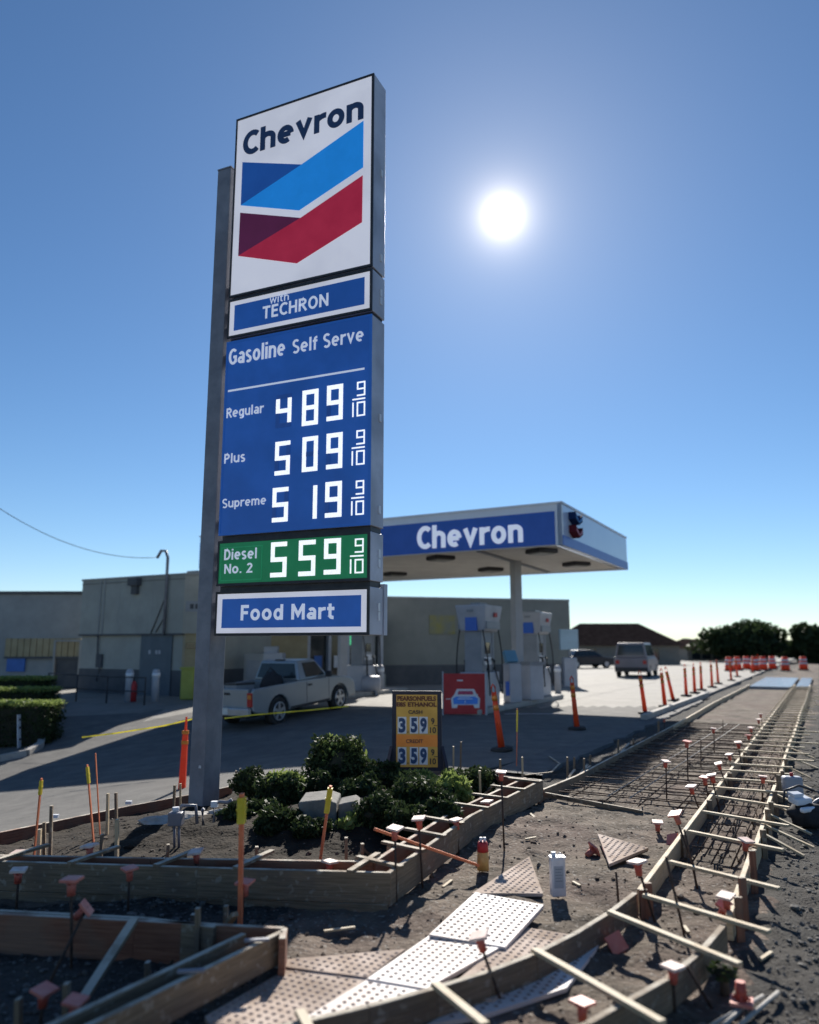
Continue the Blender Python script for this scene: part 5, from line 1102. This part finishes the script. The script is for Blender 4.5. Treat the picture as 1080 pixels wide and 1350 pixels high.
shrub(955, 1292, 36, 20, 'dry weed beside the right curved form', 41, m=m_leafd, n=60, size=.025, top=False)
# ------------------------------------------------------------------ orange stakes with ribbons
def rib_stake(tx_, ty_, bx, by, yr, label, w_=.04, lean=0, ym=None):
    b = gp(bx, by, .02); t = at(tx_, ty_, b.y+lean); r = empty('survey_stake', b, label, 'survey stake'); MB().bar(b-UP*.05, t, w_, w_*.5).build('lath', m_osk, r)
    if yr:
        k = (yr-ty_)/(by-ty_); a = t.lerp(b, .03); c = t.lerp(b, k); MB().bar(a, c, w_*1.35, w_*.95).build('ribbon', m_yell, r); MB().bar(a.lerp(c, .4), a.lerp(c, .5), w_*1.5, w_*1.15).build('ribbon_knot', m_yell, r)
rib_stake(319, 1046, 317, 1217, 1086, 'tall orange stake with wide yellow ribbon in the foreground', .05)
rib_stake(436, 1036, 421, 1137, 1072, 'leaning orange stake with yellow ribbon before the concrete block', .045)
rib_stake(55, 1026, 45, 1127, 1048, 'leftmost thin orange stake with yellow ribbon', .025)
rib_stake(115, 1008, 125, 1114, 1033, 'thin orange stake with yellow ribbon leaning left by the heap', .025)
rib_stake(126, 993, 133, 1105, None, 'bare thin orange stake beside the ribboned one by the heap', .018)
rib_stake(565, 925, 556, 1022, 955, 'thin orange stake with yellow ribbon crossing the amber sign', .022)
rib_stake(682, 934, 681, 1013, 965, 'thin stake with yellow top behind the planter corner', .022)
p = gp(631, 1141, .1); t = gp(494, 1093, .46); o = MB().bar(p, t, .03, .02).build('fallen_stake', m_osk); tag(o, 'orange stake fallen across the planter form corner', 'stake')
b = gp(154, 1130, .05); t = at(155, 1080, b.y); o = MB().tube([b, t], .016, 8).build('marker_pipe', m_curb); tag(o, 'short pale pipe upright beside the spoil heap', 'pipe')
for x, yb_, yt_, lb in ((835, 945, 917, 'left thin rod standing at the lit lot edge'), (846, 942, 917, 'right thin rod standing at the lit lot edge')):
    pass
# ------------------------------------------------------------------ paint can pair, solvent tin
p = gp(637, 1147, .02); r = empty('paint_can', p, 'orange and red marking-paint bottle with white caps on the dirt', 'paint can'); w_ = .045
o = MB().tube([p, p+UP*.14], [.048, .045], 16).build('lower_body', mat('amber_label', (.62, .3, .08), (.75, .45, .15), 14, .5), r); MB().tube([p+UP*.14, p+UP*.205, p+UP*.22], [.046, .042, .03], 16).build('upper_body', m_redp, r)
for dx in (-.014, .016): MB().tube([p+Vector((dx, 0, .215)), p+Vector((dx, 0, .25))], .012, 10).build('cap', m_card, r)
p = gp(736, 1181, .02); r = empty('solvent_tin', p, 'tall white rectangular tin standing on the dirt', 'tin'); o = MB().box(p+UP*.13, (.105, .065, .26), rz=.12).build('tin_body', m_can, r); bevel(o, .008, 2)
MB().box(p+UP*.265, (.11, .07, .012), rz=.12).build('rim', m_can, r); MB().tube([p+Vector((-.025, 0, .27)), p+Vector((-.025, 0, .3))], .017, 12).build('cap', m_card, r); MB().tube([p+Vector((.0, 0, .27)), p+Vector((.02, 0, .295)), p+Vector((.045, 0, .27))], .004, 6).build('handle', m_can, r)
PT = Plane(p+Vector((.0, 0, 0)), Vector((math.cos(.12), math.sin(.12), 0)), Vector((math.sin(.12), -math.cos(.12), 0))); PT.box(-.035, .035, .06, .21, .033, .0345).build('printed_label', m_pumpw, r)
for k, v in enumerate((.185, .165, .145, .125, .105)): PT.box(-.026, .026-.01*(k % 2), v, v+.007, .0346, .0352).build('print_line', m_pumpg, r)
# small brush on the dirt
p = gp(699, 1073, .03); q = gp(711, 1083, .03); r = empty('short_stick', p, 'short sunlit wooden stick by the planter form end', 'stick'); MB().bar(p, q, .03, .02).build('stick', m_wold, r)
for x, y, a_, l_, lb in ((700, 1105, .4, .12, 'thin wood splinter on the dirt above the white tin'), (590, 1165, 1.1, .16, 'wood offcut on the dirt below the fallen orange stake'), (760, 1165, 2.0, .09, 'small wood chip right of the white tin'), (448, 1225, .2, .2, 'wood offcut on the dirt above the dusty tiles'), (905, 1225, 1.5, .1, 'wood chip inside the curb forms'), (1010, 1260, .7, .14, 'pale wood offcut on the right gravel')):
    p = gp(x, y, .02); dd = Vector((math.cos(a_), math.sin(a_), .05))*l_/2; o = MB().bar(p-dd, p+dd, .022, .012).build('wood_scrap', m_wood); tag(o, lb, 'wood scrap')
# ------------------------------------------------------------------ concrete saw at the right edge
p = gp(1058, 1092, .0); r = empty('cutoff_saw', p, 'black and white power cutter lying against the right form', 'power saw'); Yc = p.y
o = blob('engine_housing', p+Vector((.05, .0, .13)), (.17, .14, .12), m_bag, r, .15, 4)
o = MB().box(p+Vector((.0, .0, .27)), (.2, .13, .07), rz=.3, rx=.2).build('top_cover', m_cwhite, r); bevel(o, .02, 3)
o = MB().box(p+Vector((-.04, .0, .325)), (.13, .09, .035), rz=.3, rx=.2).build('filter_cover', m_cwhite, r); bevel(o, .012, 3)
o = MB().box(p+Vector((.03, -.1, .2)), (.22, .06, .05), rz=.5).build('side_cover', m_cwhite, r); bevel(o, .02, 3)
MB().tube([p+Vector((-.17, 0, .24)), p+Vector((-.15, 0, .36)), p+Vector((0, 0, .41)), p+Vector((.15, .0, .36))], .012, 8).build('handle', m_dark, r)
o = MB().tube([p+Vector((.25, .02, .14)), p+Vector((.25, .04, .14))], .15, 24).build('blade', m_galv, r); MB().tube([p+Vector((.25, -.0, .17)), p+Vector((.25, .07, .17))], .1, 16).build('blade_guard', m_dark, r)
p = gp(1046, 1052, .02); r = empty('plastic_jug', p, 'pale plastic jug behind the power cutter', 'jug'); o = MB().box(p+UP*.13, (.22, .14, .24), rz=-.2).build('jug_body', m_pumpw, r); bevel(o, .03, 3); MB().tube([p+UP*.25, p+UP*.29], .02, 10).build('cap', m_redp, r)
# ------------------------------------------------------------------ tactile tiles
def dome_unit():
    pts = []; n = 8
    for rr, z in ((.0125, 0), (.0105, .004), (.007, .0055)):
        for k in range(n): a = 2*math.pi*k/n; pts.append((rr*math.cos(a), rr*math.sin(a), z))
    fs = []
    for i in range(2):
        for k in range(n): fs.append((i*n+k, i*n+(k+1) % n, (i+1)*n+(k+1) % n, (i+1)*n+k))
    fs.append(tuple(2*n+k for k in range(n))); return np.array(pts), fs
DP_, DF_ = dome_unit()
def inside(pt, poly, mg):
    n = len(poly); ok = True; A = 0
    for i in range(n): A += poly[i][0]*poly[(i+1) % n][1]-poly[(i+1) % n][0]*poly[i][1]
    s = 1 if A > 0 else -1
    for i in range(n):
        a = poly[i]; b = poly[(i+1) % n]; ex, ey = b[0]-a[0], b[1]-a[1]; l = math.hypot(ex, ey)
        if s*(ex*(pt[1]-a[1])-ey*(pt[0]-a[0]))/l < mg: return False
    return True
def tile(px, z, m, label, sp_=.05, tilt=0, ang=None):
    P = [gp(x, y, z) for x, y in px]; c = sum(P, Vector())/len(P); r = empty('tactile_tile', c, label, 'tactile tile', 'cast tactile tiles on the dirt')
    n3 = Vector((math.sin(tilt)*.3, -math.sin(tilt), math.cos(tilt))).normalized()
    lift = lambda X, Y: z-(n3.x*(X-c.x)+n3.y*(Y-c.y))/n3.z
    top = [Vector((q.x, q.y, lift(q.x, q.y))) for q in P]
    o = MB().prism([q-UP*.022 for q in top], UP*.022).build('slab', m, r)
    o2 = MB().prism([c+(q-c)*.98-UP*.032 for q in top], UP*.01).build('backing', m_dark, r)
    e = SD if ang is None else Vector((math.cos(ang), math.sin(ang), 0)); f = Vector((-e.y, e.x, 0)); poly = [(q.x, q.y) for q in P]; mb = MB(); k = 0
    R_ = 16
    for i in range(-R_, R_+1):
        for j in range(-R_, R_+1):
            X = c.x+(e.x*i+f.x*j)*sp_; Y = c.y+(e.y*i+f.y*j)*sp_
            if inside((X, Y), poly, .018):
                o = len(mb.v); zz = lift(X, Y)
                for q in DP_: mb.v.append((X+q[0], Y+q[1], zz+q[2]-.0005))
                for q in DF_: mb.face(tuple(o+t for t in q), None, True)
    mb.build('truncated_domes', m_dome, r, kind='stuff')
tile([(627, 1181), (717, 1194), (666, 1243), (566, 1230)], .085, m_tile, 'square white tactile tile lying highest of the pile', tilt=.05)
tile([(566, 1233), (662, 1247), (562, 1303), (484, 1290)], .058, m_tile, 'bright white tactile tile below the square one')
tile([(484, 1291), (560, 1304), (470, 1370), (385, 1352)], .05, m_tile, 'bright tactile tile nearest the bottom edge')
tile([(690, 1222), (760, 1233), (650, 1318), (585, 1306)], .045, m_tdirty, 'brown dusty tactile tile right of the bright ones')
tile([(350, 1267), (535, 1251), (484, 1288), (380, 1275)], .04, m_tdirty, 'long dusty tactile tile at the back left of the pile')
tile([(378, 1277), (482, 1291), (398, 1348), (290, 1372), (270, 1340)], .03, m_tdirty, 'dusty tactile tile half in shadow at the left of the pile')
tile([(789, 1246), (747, 1302), (640, 1337), (560, 1352), (700, 1275)], .03, m_tile, 'tactile tile strip inside the curved form')
tile([(698, 1130), (716, 1177), (622, 1177)], .05, m_tdirty, 'triangular cut tactile tile beside the white tin', tilt=.01)
tile([(788, 1101), (855, 1117), (803, 1137)], .06, m_tdirty, 'triangular cut tactile tile near the rebar mat', tilt=.03)
